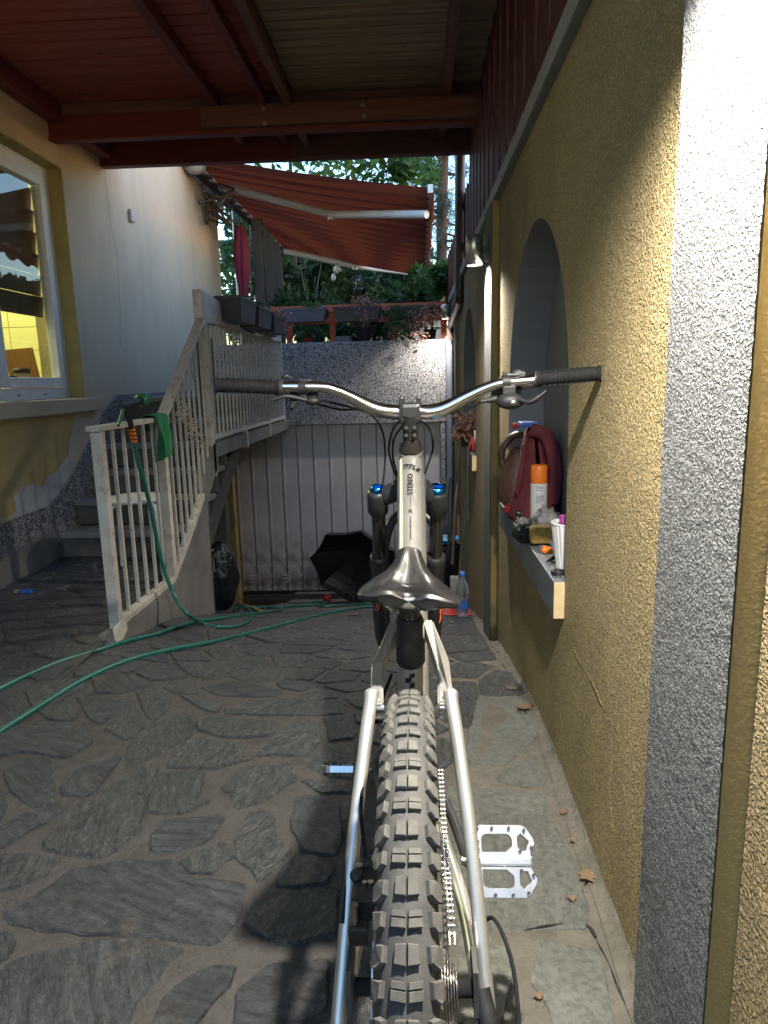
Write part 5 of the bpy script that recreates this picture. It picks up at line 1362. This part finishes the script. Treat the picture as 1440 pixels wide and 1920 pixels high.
m = MB(); m.lathe([(.001, 0), (.06, 0), (.105, .05), (.11, .055), (.10, .05), (.055, .008), (.001, .008)], (c.x, 5.7, c.z-.037), 24); tag(m.build('plastic_bowl', M['cyan_plastic']), 'cyan plastic bowl resting in the black bucket', 'bowl')
m = MB(); c = at(853, 1090, 'y', 4.75); m.bbox(c-Vector((.035, .05, .08)), c+Vector((.025, .03, .035)), .004, None); tag(m.build('carton', M['concrete_l']), 'small pale grey box on the ground behind the water bottle', 'box')
# fallen leaves
def leaf(u, v, s_, rot, lab, curl=.25):
    c = G(u, v, .012); m = MB(); n = 9; vs = [Vector((0, 0, 0))]
    out = []
    for k in range(n*2):
        a = 2*PI*k/(n*2); r = s_*(1 if k % 2 else .68)*(1.15-.35*math.cos(a)); out.append((r*math.cos(a), r*.7*math.sin(a)))
    for x, y in out: vs.append(Vector((x, y, curl*(x*x+y*y)/s_+.003*math.sin(x*300))))
    R3 = Matrix.Rotation(rot, 3, 'Z'); vs = [c+R3 @ q for q in vs]
    m.add(vs, [(0, 1+k, 1+(k+1) % (2*n)) for k in range(2*n)], True)
    m.tube([c, c+R3 @ Vector((-s_*1.6, .003, .004))], .0008, 4)
    tag(m.build('fallen_leaf', M['leaf_fall'], fix=False), lab, 'leaf', 'dry fallen leaves on the paving')
leaf(1102, 1640, .024, 1.2, 'curled brown lobed leaf on the mortar at the wall foot beside the pedal')
leaf(1075, 1684, .011, .2, 'tiny yellow leaf below the right pedal')
leaf(1055, 1522, .011, 2.2, 'small orange leaf between the right pedal and the wall')
leaf(1076, 1575, .010, .8, 'small dry leaf just above the curled brown leaf')
leaf(960, 1291, .020, -.5, 'pale tan leaf on the paving right of the rear tyre')
leaf(985, 1326, .036, .9, 'large purplish brown leaf against the foot of the ochre wall')
leaf(1013, 1866, .009, .3, 'small cream leaf fragment at the bottom edge')
leaf(848, 1166, .02, .3, 'small brown leaf before the red dustpan')

# things on the near sill -------------------------------------------------
SZ = .562
def sp(u, v, x): return at(u, v, 'x', x)
def sillxy(y, x): return Vector((x, y, SZ))
m = MB(); vc = (XR+.055, 2.93)
vs_e = empty('clay_vase', (vc[0], vc[1], SZ), 'brown clay jug with a curved neck at the far end of the near sill', 'jug')
m.lathe([(.001, 0), (.045, 0), (.085, .05), (.095, .11), (.075, .18), (.045, .235), (.035, .26), (.03, .262), (.04, .23), (.001, .2)], (vc[0]-.03, vc[1], SZ), 28); m.build('jug_body', M['ceramic_brown'], vs_e)
m = MB(); m.tube(smooth_path([(vc[0]-.09, vc[1], SZ+.17), (vc[0]-.10, vc[1], SZ+.25), (vc[0]-.05, vc[1], SZ+.315), (vc[0]+.01, vc[1], SZ+.31)], 6), [.02, .022, .024]*6+[.022], 12, flat=(.7, 1.1)); m.build('curved_neck', M['ceramic_brown'], vs_e)
# red bag draped over something
yb = 2.74
rb = empty('red_cloth_bag', (XR+.05, yb, SZ), 'dark red cloth draped behind the orange capped spray can', 'cloth')
m = MB()
def bag(u, v):
    a = PI*(u*1.9-.45); t = v
    hgt = .36*(1-.12*abs(u-.5)); r = .03+.075*t**.7
    z = hgt*(1-t)+.0; x = XR+.055+r*math.cos(a)*.8+.010*math.sin(u*26+t*5)*t; y = yb+r*math.sin(a)*1.4-.03*t
    return Vector((x, y, SZ+z+.002))
m.grid(bag, 50, 18); o = m.build('draped_cloth', M['red_cloth'], rb, fix=False); sm = o.modifiers.new('s', 'SOLIDIFY'); sm.thickness = .004
m = MB(); m.tube(smooth_path([(XR+.005, yb-.1, SZ+.30), (XR-.01, yb-.12, SZ+.2), (XR-.02, yb-.09, SZ+.12)], 5), .018, 10, flat=(.5, 1.2)); m.tube(smooth_path([(XR+.03, yb-.08, SZ+.36), (XR+.09, yb-.1, SZ+.33), (XR+.12, yb-.12, SZ+.20), (XR+.11, yb-.12, SZ+.08)], 6), .02, 10, flat=(.6, 1.3)); m.build('cloth_fold', M['red_cloth'], rb)
m = MB(); m.bbox((XR-.005, yb-.06, SZ+.365), (XR+.07, yb+.02, SZ+.385), .006); tg = tag(m.build('hand_tool', M['blue_plastic']), 'blue tool grip on top of the dark red cloth', 'tool')
m = MB(); m.ell((XR-.02, yb-.02, SZ+.37), (.012, .012, .012)); m.tube([(XR-.02, yb-.02, SZ+.37), (XR+.0, yb-.02, SZ+.372)], .006, 8); m.build('knob', M['red_plastic'], tg)
# spray can
cy_ = 2.58; cx_ = XR+.052
sc_ = empty('spray_can', (cx_, cy_, SZ), 'white spray can with orange cap on the near sill', 'spray can')
m = MB(); m.lathe([(.001, 0), (.029, 0), (.031, .004), (.031, .165), (.028, .172), (.001, .172)], (cx_, cy_, SZ), 28); m.build('can_body', M['white_plastic'], sc_)
m = MB(); m.lathe([(.0305, .166), (.0312, .168), (.0312, .228), (.028, .234), (.001, .235)], (cx_, cy_, SZ), 28); m.build('orange_cap', M['orange_plastic'], sc_)
m = MB()
for k, z in enumerate((.155, .150, .141, .12, .114, .108, .102, .095, .05, .044)):
    w = (.6, .9, .7, 1.0, .95, 1.0, .9, .6, .5, .8)[k]
    pts = [(cx_+.0313*math.sin(a), cy_-.0313*math.cos(a)) for a in [(-.5+i/6*1.0*w) for i in range(7)]]
    m.add([(p[0], p[1], SZ+z) for p in pts]+[(p[0], p[1], SZ+z+(.0022)) for p in pts], [(i, i+1, 8+i, 7+i) for i in range(6)])
m.build('label_print', M['planter_g'], sc_, fix=False)
m = MB()
m.ell((XR-.01, 2.84, SZ+.02), (.035, .04, .02), 18, 10, nz=.6); m.tube(smooth_path([(XR-.02, 2.78, SZ+.02), (XR+.01, 2.77, SZ+.04), (XR+.04, 2.80, SZ+.03)], 5), .012, 8); tag(m.build('crimson_wrapper', M['red_plastic']), 'shiny crimson crumpled wrapper near the clay jug', 'wrapper')
m = MB(); m.bbox((XR-.02, 2.62, SZ+.03), (XR+.07, 2.72, SZ+.048), .006); o = m.build('black_pouch', M['black_plastic']); tag(o, 'flat black pouch with a white tag lying on the grey stone', 'pouch')
m = MB(); m.bbox((XR-.0, 2.63, SZ+.0485), (XR+.018, 2.67, SZ+.050), .0005); m.build('white_tag', M['white_plastic'], o)
m = MB(); m.ell((XR+.005, 2.60, SZ+.015), (.03, .07, .018), 18, 10, nz=.5); tag(m.build('grey_stone', M['grey_rag']), 'grey cracked flat stone under the black pouch', 'stone')
m = MB(); m.ell((XR-.04, 2.33, SZ+.032), (.036, .045, .033), 26, 16, nz=.35); o = m.build('black_fluffy_glove', M['black_cloth']); tag(o, 'black fluffy cleaning mitt at the sill edge left of the mustard sponge', 'mitt')
m = MB(); m.bbox((XR-.030, 2.25, SZ+.008), (XR+.045, 2.31, SZ+.068), .014); o = m.build('mustard_sponge', M['sponge']); tag(o, 'mustard yellow fluffy sponge in front of the spray can', 'sponge')
ms = o.modifiers.new('sb', 'SUBSURF'); ms.levels = ms.render_levels = 2
m = MB(); m.ell((XR+.045, 2.38, SZ+.055), (.045, .06, .050), 22, 14, nz=.7, seed=3); m.ell((XR+.062, 2.26, SZ+.03), (.032, .03, .05), 18, 12, nz=.4); tag(m.build('grey_rag', M['grey_rag']), 'crumpled grey felt rag behind the mustard sponge', 'rag')
m = MB(); m.lathe([(.006, 0), (.012, 0), (.0125, .002), (.0125, .028), (.012, .03), (.006, .03), (.006, .0)], (XR-.005, 2.175, SZ+.0135), 20, Matrix.Rotation(PI/2+.3, 3, 'Y') @ Matrix.Rotation(0, 3, 'X')); tag(m.build('orange_roller', M['orange_plastic']), 'small orange cylindrical roller lying on the sill', 'roller')
# ribbed white pot with purple tube
pc = Vector((XR+.034, 1.965, SZ)); pt = empty('ribbed_pot', pc, 'white ribbed plastic pot at the near end of the sill', 'pot')
m = MB()
def potf(u, v):
    a = 2*PI*u; r = (.034+.018*v)*(1+.025*math.cos(a*22)); return pc+Vector((r*math.cos(a), r*math.sin(a), .002+.14*v))
m.grid(potf, 132, 8, closeu=True); m.lathe([(.001, .003), (.03, .003)], pc, 24); m.lathe([(.052, .14), (.055, .143), (.052, .146), (.048, .14), (.046, .13)], pc, 32); m.build('pot_body', M['white_plastic'], pt)
m = MB(); m.tube([pc+Vector((-.01, -.01, .03)), pc+Vector((-.016, -.004, .165))], .016, 16); tag(m.build('purple_tube', M['purple']), 'purple tube standing in the white ribbed pot', 'tube')
m = MB(); m.tube([(XR-.018, 2.03, SZ+.010), (XR-.0, 2.06, SZ+.011), (XR+.04, 2.10, SZ+.018)], [.002, .007, .007], 8); tag(m.build('black_pen', M['black_plastic']), 'black pointed marker lying on the sill', 'pen')
m = MB()
for z in (.003, .009): m.lathe([(.014, z-.002), (.022, z-.002), (.023, z), (.022, z+.002), (.014, z+.002), (.014, z-.002)], (XR-.002, 1.925, SZ+.002), 24)
tag(m.build('black_rings', M['black_plastic']), 'two black rubber rings stacked at the near end of the sill', 'ring')
# things on the far sill
def plantclump(name, c, r, h, nleaf, mat, lab, cat='plant', droop=0.0, ls=.03, seed=1, stems=True):
    rp = random.Random(seed); e = empty(name, c, lab, cat); m = MB(); ms = MB(); c = Vector(c)
    for i in range(nleaf):
        a = rp.uniform(0, 2*PI); rad = r*rp.random()**.6; z = h*rp.random()-droop*rad*rp.random()*3
        p = c+Vector((rad*math.cos(a), rad*math.sin(a), z)); s_ = ls*rp.uniform(.5, 1.3)
        d1 = Vector((rp.uniform(-1, 1), rp.uniform(-1, 1), rp.uniform(-.7, .7))).normalized(); d2 = d1.cross(Vector((rp.uniform(-1, 1), rp.uniform(-1, 1), rp.uniform(-1, 1)))).normalized()
        m.add([p-d1*s_, p+d2*s_*.38+Vector((0, 0, s_*.12)), p+d1*s_, p-d2*s_*.38], [(0, 1, 2, 3)])
        if i % 6 == 0: ms.tube([c+Vector((rad*.15*math.cos(a), rad*.15*math.sin(a), 0)), c.lerp(p, .6)+Vector((0, 0, .25*r)), p], .0022 if r < .5 else .006, 4, cap=False)
    m.build('foliage', mat, e, fix=False)
    if stems: ms.build('stems', M['bark'], e)
    return e
c = Vector((XR+.0, 5.35, .60))
m = MB(); m.lathe([(.001, 0), (.06, 0), (.08, .14), (.085, .15), (.07, .15), (.001, .13)], c, 20); tag(m.build('plant_pot', M['ceramic_brown']), 'dark brown plant pot on the farther sill', 'pot')
plantclump('dried_plant', c+Vector((-.0, 0, .15)), .14, .12, 160, M['leaf_dry'], 'withered brown plant in the pot on the farther sill', droop=.5, ls=.035, seed=5)
c = Vector((XR+.015, 4.98, .60)); m = MB(); m.lathe([(.001, 0), (.04, 0), (.048, .03), (.04, .07), (.03, .08), (.03, .10), (.001, .10)], c, 20); tag(m.build('red_jar', M['red_plastic']), 'small red jar at the edge of the farther sill', 'jar')
m = MB(); m.lathe([(.001, 0), (.045, 0), (.06, .16), (.055, .16), (.001, .15)], (XR+.05, 4.80, .60), 20); tag(m.build('grey_cup', M['white_plastic']), 'pale plastic cup at the near end of the farther sill', 'cup')
m = MB(); m.tube(smooth_path([(XR-.02, 4.85, .72), (XR-.045, 4.84, .60), (XR-.05, 4.85, .35), (XR-.045, 4.86, .12)], 6), .006, 6); tag(m.build('vine', M['bark']), 'dry stem trailing down from the farther sill', 'vine')

# ================================================================ upper terrace: orange fence, planters, pots
oz = 1.52; of = empty('orange_fence', (-.6, 7.6, oz), 'orange painted wooden fence along the top of the garage lintel', 'fence')
fx0, fx1 = -1.62, .33; FY = 7.62
m = MB(); m.bbox((fx0, FY, 1.84), (fx1, FY+.03, 1.91), .003); m.build('top_board', M['orange_wood'], of)
m = MB(); m.bbox((fx0, FY+.002, 1.72), (fx1, FY+.028, 1.775), .003); m.build('middle_board', M['orange_wood'], of)
for u in (540, 622, 735, 832):
    x = at(u, 600, 'y', FY).x; m = MB(); m.bbox((x-.03, FY+.031, oz+.002), (x+.03, FY+.08, 1.90), .003); m.build('post', M['orange_wood'], of)
def box_planter(x0, x1, y0, y1, z0, z1, mat, lab, grp='rectangular planters'):
    e = empty('planter', ((x0+x1)/2, (y0+y1)/2, z0), lab, 'planter', grp)
    cx, cy = (x0+x1)/2, (y0+y1)/2
    def ring(f, z): return [(cx+(x0-cx)*f, cy+(y0-cy)*f, z), (cx+(x1-cx)*f, cy+(y0-cy)*f, z), (cx+(x1-cx)*f, cy+(y1-cy)*f, z), (cx+(x0-cx)*f, cy+(y1-cy)*f, z)]
    rr = ring(.86, z0)+ring(.97, z1-.025)+ring(1.03, z1-.024)+ring(1.03, z1)+ring(.93, z1)+ring(.9, z1-.04)
    fs = [(k*4+i, k*4+(i+1) % 4, (k+1)*4+(i+1) % 4, (k+1)*4+i) for k in range(5) for i in range(4)]+[(3, 2, 1, 0)]
    m = MB(); m.add(rr, fs); m.build('box', mat, e)
    m = MB(); m.box((cx+(x0-cx)*.9, cy+(y0-cy)*.9, z1-.05), (cx+(x1-cx)*.9, cy+(y1-cy)*.9, z1-.035)); m.build('soil', M['soil'], e)
def px(u, y=FY): return at(u, 590, 'y', y).x
box_planter(px(530), px(615), FY-.16, FY-.005, 1.735, 1.875, M['planter_g'], 'slate grey planter hung on the left of the orange fence')
box_planter(px(628), px(715), FY-.16, FY-.005, 1.725, 1.875, M['planter'], 'black planter with pink dried flowers in the middle of the orange fence')
box_planter(px(736), px(822), FY-.16, FY-.005, 1.735, 1.87, M['planter'], 'black planter with trailing green plants at the right of the orange fence')
for i, (ya, yb_, lab) in enumerate(((5.05, 5.55, 'dark grey planter box nearest on the landing railing'), (5.62, 6.15, 'second dark planter box on the landing railing'), (6.22, 6.85, 'third dark planter box on the landing railing with dry stems'))):
    box_planter(XL-.02, XL+.17, ya, yb_, 1.56+0*i, 1.73-.01*i, M['planter'], lab)
plantclump('seedling', (px(590), FY-.08, 1.86), .11, .07, 90, M['leaf_l'], 'small green seedlings in the slate grey planter', ls=.028, seed=2)
plantclump('pink_flowers', (px(683), FY-.08, 1.87), .16, .13, 420, M['leaf_dry'], 'pinkish dried flower clump in the middle black planter', droop=.35, ls=.02, seed=3)
plantclump('hanging_flowers', (px(688), FY-.17, 1.66), .06, .12, 70, M['leaf_dry'], 'small hanging cluster of dried pink flowers', ls=.02, seed=13)
plantclump('trailing_plant', (px(748), FY-.18, 1.68), .17, .20, 420, M['leaf_l'], 'trailing green plant spilling over the right planter', droop=.5, ls=.028, seed=4)
plantclump('trailing_plant', (px(770), FY-.2, 1.60), .2, .2, 260, M['leaf_dry'], 'brown withered trailing stems hanging over the lintel', droop=.4, ls=.02, seed=6)
plantclump('trailing_plant', (px(808), FY-.14, 1.74), .13, .17, 330, M['leaf_dry'], 'reddish trailing plant at the right end of the orange fence', droop=.4, ls=.02, seed=7)
plantclump('withered_plant', (XL+.06, 6.6, 1.70), .2, .12, 260, M['leaf_dry'], 'tangle of dry stems on the far planter of the landing railing', droop=.4, ls=.022, seed=8)
plantclump('weedy_plant', (XL+.06, 5.95, 1.72), .14, .10, 120, M['leaf'], 'weedy green tuft on the second railing planter', droop=.2, ls=.022, seed=9)
def rpot(u, r, h, mat, lab, y=FY+.16, z=oz):
    m = MB(); m.lathe([(.001, 0), (r*.75, 0), (r, h*.9), (r*1.06, h*.9), (r*1.06, h), (r*.9, h), (.001, h*.9)], (px(u, y), y, z), 22); tag(m.build('flower_pot', mat), lab, 'pot', 'pots on the terrace edge')
rpot(683, .085, .17, M['planter'], 'black round pot on the lintel below the middle planter', FY-.06)
rpot(576, .045, .05, M['red_plastic'], 'low red pot on the lintel at the left', FY-.05)
rpot(806, .07, .12, M['black_plastic'], 'black pot behind the fence at its right end')
m = MB(); x = px(645); m.bbox((x-.09, FY-.1, oz+.002), (x+.06, FY-.01, oz+.06), .004); tag(m.build('tool_tray', M['planter_g']), 'grey plastic tray on the lintel beside the round pot', 'tray')
# lantern
c = at(672, 530, 'y', 8.3); ln = empty('lantern', c, 'dark hurricane lantern hanging in the greenery', 'lantern')
m = MB(); m.lathe([(.001, -.10), (.05, -.10), (.055, -.06), (.03, -.05)], c, 16); m.lathe([(.03, .05), (.035, .06), (.012, .09), (.001, .09)], c, 16)
for s_ in (-1, 1): m.tube(smooth_path([c+Vector((s_*.045, 0, -.07)), c+Vector((s_*.058, 0, 0)), c+Vector((s_*.03, 0, .08))], 5), .005, 6)
m.tube(smooth_path([c+Vector((-.03, 0, .08)), c+Vector((0, 0, .15)), c+Vector((.03, 0, .08))], 5), .002, 5); m.build('frame', M['dark_metal'], ln)
m = MB(); m.lathe([(.022, -.05), (.035, 0), (.022, .05)], c, 16); m.build('glass', M['glass'], ln)
# closed parasol, sheet of boards at the corner
a = at(449, 425, 'y', 8.6); b = at(458, 556, 'y', 8.6)
pr_ = empty('closed_parasol', b, 'closed crimson parasol hanging beside the cream wall corner', 'parasol')
m = MB()
def par(u, v):
    t = v; q = a.lerp(b, t); r = .05+.035*math.sin(PI*min(1, t*1.1))+.012*math.sin(2*PI*u*6+t*3); aa = 2*PI*u; return q+Vector((r*math.cos(aa), r*math.sin(aa), 0))
m.grid(par, 48, 16, closeu=True); m.build('folded_cloth', M['parasol_red'], pr_); m = MB(); m.tube([a+Vector((0, 0, .12)), b-Vector((0, 0, .1))], .012, 8); m.build('pole', M['dark_metal'], pr_)
m = MB(); q = [at(490, 418, 'y', 8.9), at(527, 470, 'y', 8.9), at(527, 590, 'y', 8.9), at(468, 590, 'y', 8.9), at(472, 412, 'y', 8.9)]
hb_ = empty('plywood_hoarding', (q[3].x, 8.9, 1.3), 'grey brown weathered board screen beyond the stair landing', 'screen')
xs = [q[4].x, q[4].x+.13, q[1].x]; 
m = MB(); m.bbox((xs[0], 8.86, 1.2), (xs[1]-.01, 8.93, q[4].z), .004); m.build('upright_beam', M['hoardwood'], hb_)
m = MB(); m.prism([(xs[1], 1.2), (xs[2], 1.2), (xs[2], q[1].z), (xs[1], q[0].z)], 'y', 8.90, 8.94); m.build('board', M['hoardwood'], hb_)

# ================================================================ awning
aw = empty('awning', at(385, 315, 'x', -2.3), 'open dark orange fabric awning with white folding arms', 'awning')
CN = at(358, 290, 'x', -2.28); CF = at(538, 468, 'x', -2.28); FN = at(805, 352, 'x', .17); FF = at(797, 512, 'x', .17)
m = MB()
def awf(u, v):
    # u from cassette to front bar, v near to far
    p = CN.lerp(CF, v).lerp(FN.lerp(FF, v), u)
    return p + Vector((0, 0, -.03*math.sin(PI*u)-.075*abs(math.sin(v*PI*15))*(.35+u*.65)))
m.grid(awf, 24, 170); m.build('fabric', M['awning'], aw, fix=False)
m = MB(); m.tube([CN+Vector((-.03, -.1, .03)), CF+Vector((-.03, .1, .03))], .055, 12); m.build('roller', M['white_metal'], aw)
m = MB(); m.beam(CN+Vector((-.06, -.1, -.05)), CF+Vector((-.06, .1, -.05)), .05, .09); m.build('mounting_bar', M['dark_metal'], aw)
m = MB(); m.beam(FN+Vector((.01, -.05, -.02)), FF+Vector((.01, .05, -.02)), .055, .085); m.build('front_bar', M['white_metal'], aw)
m = MB()
def val(u, v): p = (FN+Vector((.04, -.04, .02))).lerp(FF+Vector((.04, .04, .02)), u); return p+Vector((.012*math.sin(u*90), 0, -(.20+.03*math.sin(u*70))*v))
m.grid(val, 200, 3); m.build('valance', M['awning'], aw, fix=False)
def arm(t0_, t1_, elbow_u, dv, lab):
    A, B, E = t0_, t1_, elbow_u
    m = MB(); m.tube([A, E], [.055, .045], 12); m.build('folding_arm', M['white_metal'], aw)
    m = MB(); m.tube([E, B], [.045, .042], 12); m.build('folding_arm', M['white_metal'], aw)
    m = MB(); m.tube([E+Vector((0, 0, .05)), E-Vector((0, 0, .06))], .045, 12); m.build('elbow_joint', M['white_metal'], aw)
arm(at(425, 350, 'x', -2.15), at(800, 402, 'x', .14), at(621, 402, 'y', 8.9), 0, '')
arm(at(534, 470, 'x', -2.2), at(794, 515, 'x', .16), at(665, 499, 'y', 12.2), 0, '')
m = MB(); c = CN.lerp(CF, .12)
for k in range(9):
    rk_ = random.Random(k); m.tube(smooth_path([c+Vector((rk_.uniform(-.1, .25), rk_.uniform(-.3, .3), rk_.uniform(-.55, -.1))) for _ in range(4)], 4), .012, 5)
tag(m.build('dry_vine', M['bark']), 'tangle of dry vine hanging under the awning bracket', 'vine')

# ================================================================ planting behind
def blob_tree(name, c, R, H, n, ls, mat, lab, trunk=.08, seed=1, cat='tree', clumps=14, base=None):
    rp = random.Random(seed); e = empty(name, (c[0], c[1], base if base is not None else 1.3), lab, cat); c = Vector(c); z0 = base if base is not None else 1.3
    m = MB(); cs = []
    for k in range(clumps):
        a = rp.uniform(0, 2*PI); r = R*math.sqrt(rp.random())*.8; z = (rp.random()-.5)*H*.85
        cs.append((c+Vector((r*math.cos(a), r*math.sin(a), z)), R*rp.uniform(.25, .5)))
    for i in range(n):
        q, rr = cs[i % clumps]; d = Vector((rp.gauss(0, 1), rp.gauss(0, 1), rp.gauss(0, .8))); d = d.normalized()*rr*rp.random()**.4; p = q+d
        s_ = ls*rp.uniform(.6, 1.3); d1 = Vector((rp.uniform(-1, 1), rp.uniform(-1, 1), rp.uniform(-1, .4))).normalized(); d2 = d1.cross(Vector((rp.uniform(-1, 1), rp.uniform(-1, 1), rp.uniform(-1, 1)))).normalized()
        m.add([p-d1*s_, p-d1*s_*.2+d2*s_*.4, p+d1*s_, p-d1*s_*.2-d2*s_*.4], [(0, 1, 2, 3)])
    m.build('crown', mat, e, fix=False)
    m = MB(); base_ = Vector((c.x, c.y, z0)); m.tube([base_, c+Vector((0, 0, -H*.3)), c+Vector((.05, 0, H*.35))], [trunk, trunk*.7, trunk*.25], 8)
    for q, rr in cs: m.tube([c+Vector((0, 0, (q.z-c.z)*.5-.1)), (c+q)/2+Vector((0, 0, .05)), q], [trunk*.4, trunk*.25, trunk*.12], 5, cap=False)
    m.build('trunk', M['bark'], e)
def C(u, v, y): return at(u, v, 'y', y)
def shrub(u, v, y, R, H, n, ls, mat, lab, seed, name='shrub'): c = C(u, v, y); blob_tree(name, c, R, H, n, ls, mat, lab, .03, seed, 'shrub')
shrub(640, 552, 12.9, .8, 1.0, 2200, .07, M['leaf'], 'leafy green shrub behind the middle of the orange fence', 21)
shrub(735, 552, 13.2, .9, .9, 2600, .075, M['leaf_d'], 'dark green shrub behind the right planter', 22)
shrub(560, 560, 13, .8, 1.7, 2200, .08, M['leaf_d'], 'dark shrub behind the spiky yucca plant', 23)
shrub(600, 600, 8.5, .55, .5, 1500, .05, M['leaf'], 'low green plants seen through the orange fence at the left', 24)
shrub(720, 600, 8.6, .55, .5, 1500, .05, M['leaf_d'], 'low dark plants seen through the orange fence at the right', 25)
shrub(810, 545, 9.6, .38, .6, 700, .10, M['leaf_l'], 'broad leaved bright green plant under the awning corner', 26)
shrub(500, 540, 14, .9, 3.2, 2600, .09, M['leaf'], 'tall leafy shrub seen between the board screen and the wall corner', 27)
shrub(690, 500, 14.5, 1.3, 1.4, 3600, .09, M['leaf'], 'mid green bush under the far awning arm', 28)
shrub(468, 500, 12, .6, 2.6, 1500, .08, M['leaf'], 'narrow green bush between the closed parasol and the board screen', 30)
shrub(765, 560, 9.0, .35, .45, 600, .06, M['leaf_l'], 'fresh green bush just behind the right of the orange fence', 29)
# yucca
c = C(585, 588, 9.8); yk = empty('yucca', (c.x, c.y, 1.3), 'dark spiky yucca with long sword leaves', 'plant'); m = MB(); ry = random.Random(2)
for i in range(90):
    a = ry.uniform(0, 2*PI); tilt = ry.uniform(.1, 1.3); L = ry.uniform(.5, .95); d = Vector((math.cos(a)*math.sin(tilt), math.sin(a)*math.sin(tilt), math.cos(tilt))); s_ = d.cross(Vector((0, 0, 1))).normalized()*.022
    b0 = Vector((c.x, c.y, 1.5+ry.uniform(0, .45))); q1 = b0+d*L*.55; q2 = b0+d*L+Vector((0, 0, -.18*tilt))
    m.add([b0-s_*.6, b0+s_*.6, q1+s_, q1-s_, q2], [(0, 1, 2, 3), (3, 2, 4)])
m.build('sword_leaves', M['leaf_d'], yk, fix=False); m = MB(); m.tube([(c.x, c.y, 1.3), (c.x, c.y, 1.95)], [.07, .05], 10); m.build('trunk', M['bark'], yk)
# hydrangea like white flower
c = C(680, 437+162, 8.9); c = C(683, 600, 9.0); c = C(632, 506, 9.6); m = MB(); m.ell(c, (.045, .04, .04), 16, 10, nz=1.2); m.ell(c+Vector((-.05, 0, -.09)), (.03, .03, .05), 12, 8); tag(m.build('white_blossom', M['white_plastic']), 'pale mauve blossom below the far awning arm', 'flower')
# overhead deciduous branches, pine
blob_tree('leafy_tree', C(540, 215, 15), 2.4, 2.0, 2400, .13, M['leaf_l'], 'overhanging broadleaf tree whose lowest branches show above the awning', .05, 31, clumps=22)
blob_tree('leafy_tree', C(735, 318, 16), .85, .45, 420, .12, M['leaf_l'], 'thin leafy twigs against the sky above the awning edge', .02, 32, clumps=9)
blob_tree('leafy_tree', C(795, 320, 20), .6, .8, 420, .13, M['leaf_l'], 'yellow green treetop left of the pine trunk', .05, 36, clumps=8)
blob_tree('leafy_tree', C(560, 490, 24), 3.2, 3.2, 4200, .24, M['leaf'], 'large green tree behind the awning', .2, 37, clumps=26)
pb = C(827, 560, 26); pn = empty('pine_tree', (pb.x, 26, 0), 'tall blue green pine with bare trunk behind the awning end', 'tree')
t_top = C(833, 200, 26); m = MB(); m.tube(smooth_path([(pb.x, 26, 0), C(828, 470, 26), C(829, 380, 26), C(831, 300, 26), t_top], 4), .19, 10); m.build('trunk', M['bark'], pn)
m = MB(); mt = MB(); rp = random.Random(9)
for k in range(46):
    v0 = rp.uniform(210, 540); b0 = C(829, v0, 26); a = rp.uniform(0, 2*PI); L = rp.uniform(.6, 2.0); tip = b0+Vector((math.cos(a)*L, math.sin(a)*L, rp.uniform(-.3, .5)))
    mt.tube([b0, (b0+tip)/2+Vector((0, 0, -.1)), tip], [.05, .03, .012], 5, cap=False)
    for c_ in range(3):
        q = b0.lerp(tip, .5+.25*c_); rr = rp.uniform(.22, .42)
        for i in range(75):
            d = Vector((rp.gauss(0, 1), rp.gauss(0, 1), rp.gauss(0, .6))).normalized(); p = q+d*rr*rp.random()**.5; s_ = d.cross(Vector((.3, .2, 1))).normalized()*.018
            m.add([p-s_, p+s_, p+d*.17], [(0, 1, 2)])
m.build('needles', M['needle'], pn, fix=False); mt.build('branches', M['bark'], pn)
# neighbour's tiled roof
rc = C(815, 520, 22)
nh = empty('neighbour_house', (rc.x, 23, 0), 'distant house with a terracotta tiled roof seen through the leaves', 'house')
ru = C(815, 480, 22).z; rl = C(815, 552, 22).z
m = MB(); m.box((rc.x-3.4, 22.3, 0), (rc.x+3.5, 27, rl+.05)); m.build('house_wall', M['cream'], nh)
m = MB(); nr, ncq = 12, 40
for j in range(nr):
    y0_ = 21.8+j*.22; z0_ = rl+(ru-rl)*j/nr
    for i in range(ncq):
        x_ = rc.x-3.6+i*.19; n_ = 5; vs = []
        for yy, zz, rr in ((y0_, z0_+.035, .095), (y0_+.26, z0_+(ru-rl)/nr+.01, .08)):
            for k in range(n_+1): aa = PI*k/n_; vs.append((x_+rr*math.cos(aa), yy, zz+rr*.7*math.sin(aa)))
        m.add(vs, [(k, k+1, n_+2+k, n_+1+k) for k in range(n_)])
o = m.build('roof_tiles', M['terracotta'], nh, fix=False); o['kind'] = 'stuff'
m = MB(); m.prism([(21.75, rl), (24.5, ru), (27.2, rl)], 'x', rc.x-3.6, rc.x+3.8); m.build('roof_deck', M['dark_metal'], nh)
# small red shed roof behind the screen
c = C(828, 560, 9.2); m = MB(); m.prism([(c.x-.35, c.z-.14), (c.x+.35, c.z-.14), (c.x+.32, c.z+.12), (c.x+.02, c.z-.04)], 'y', 9.1, 9.5)
tag(m.build('shed_roof', M['wood_fence']), 'small dark red sloping roof edge beside the downpipe', 'roof')
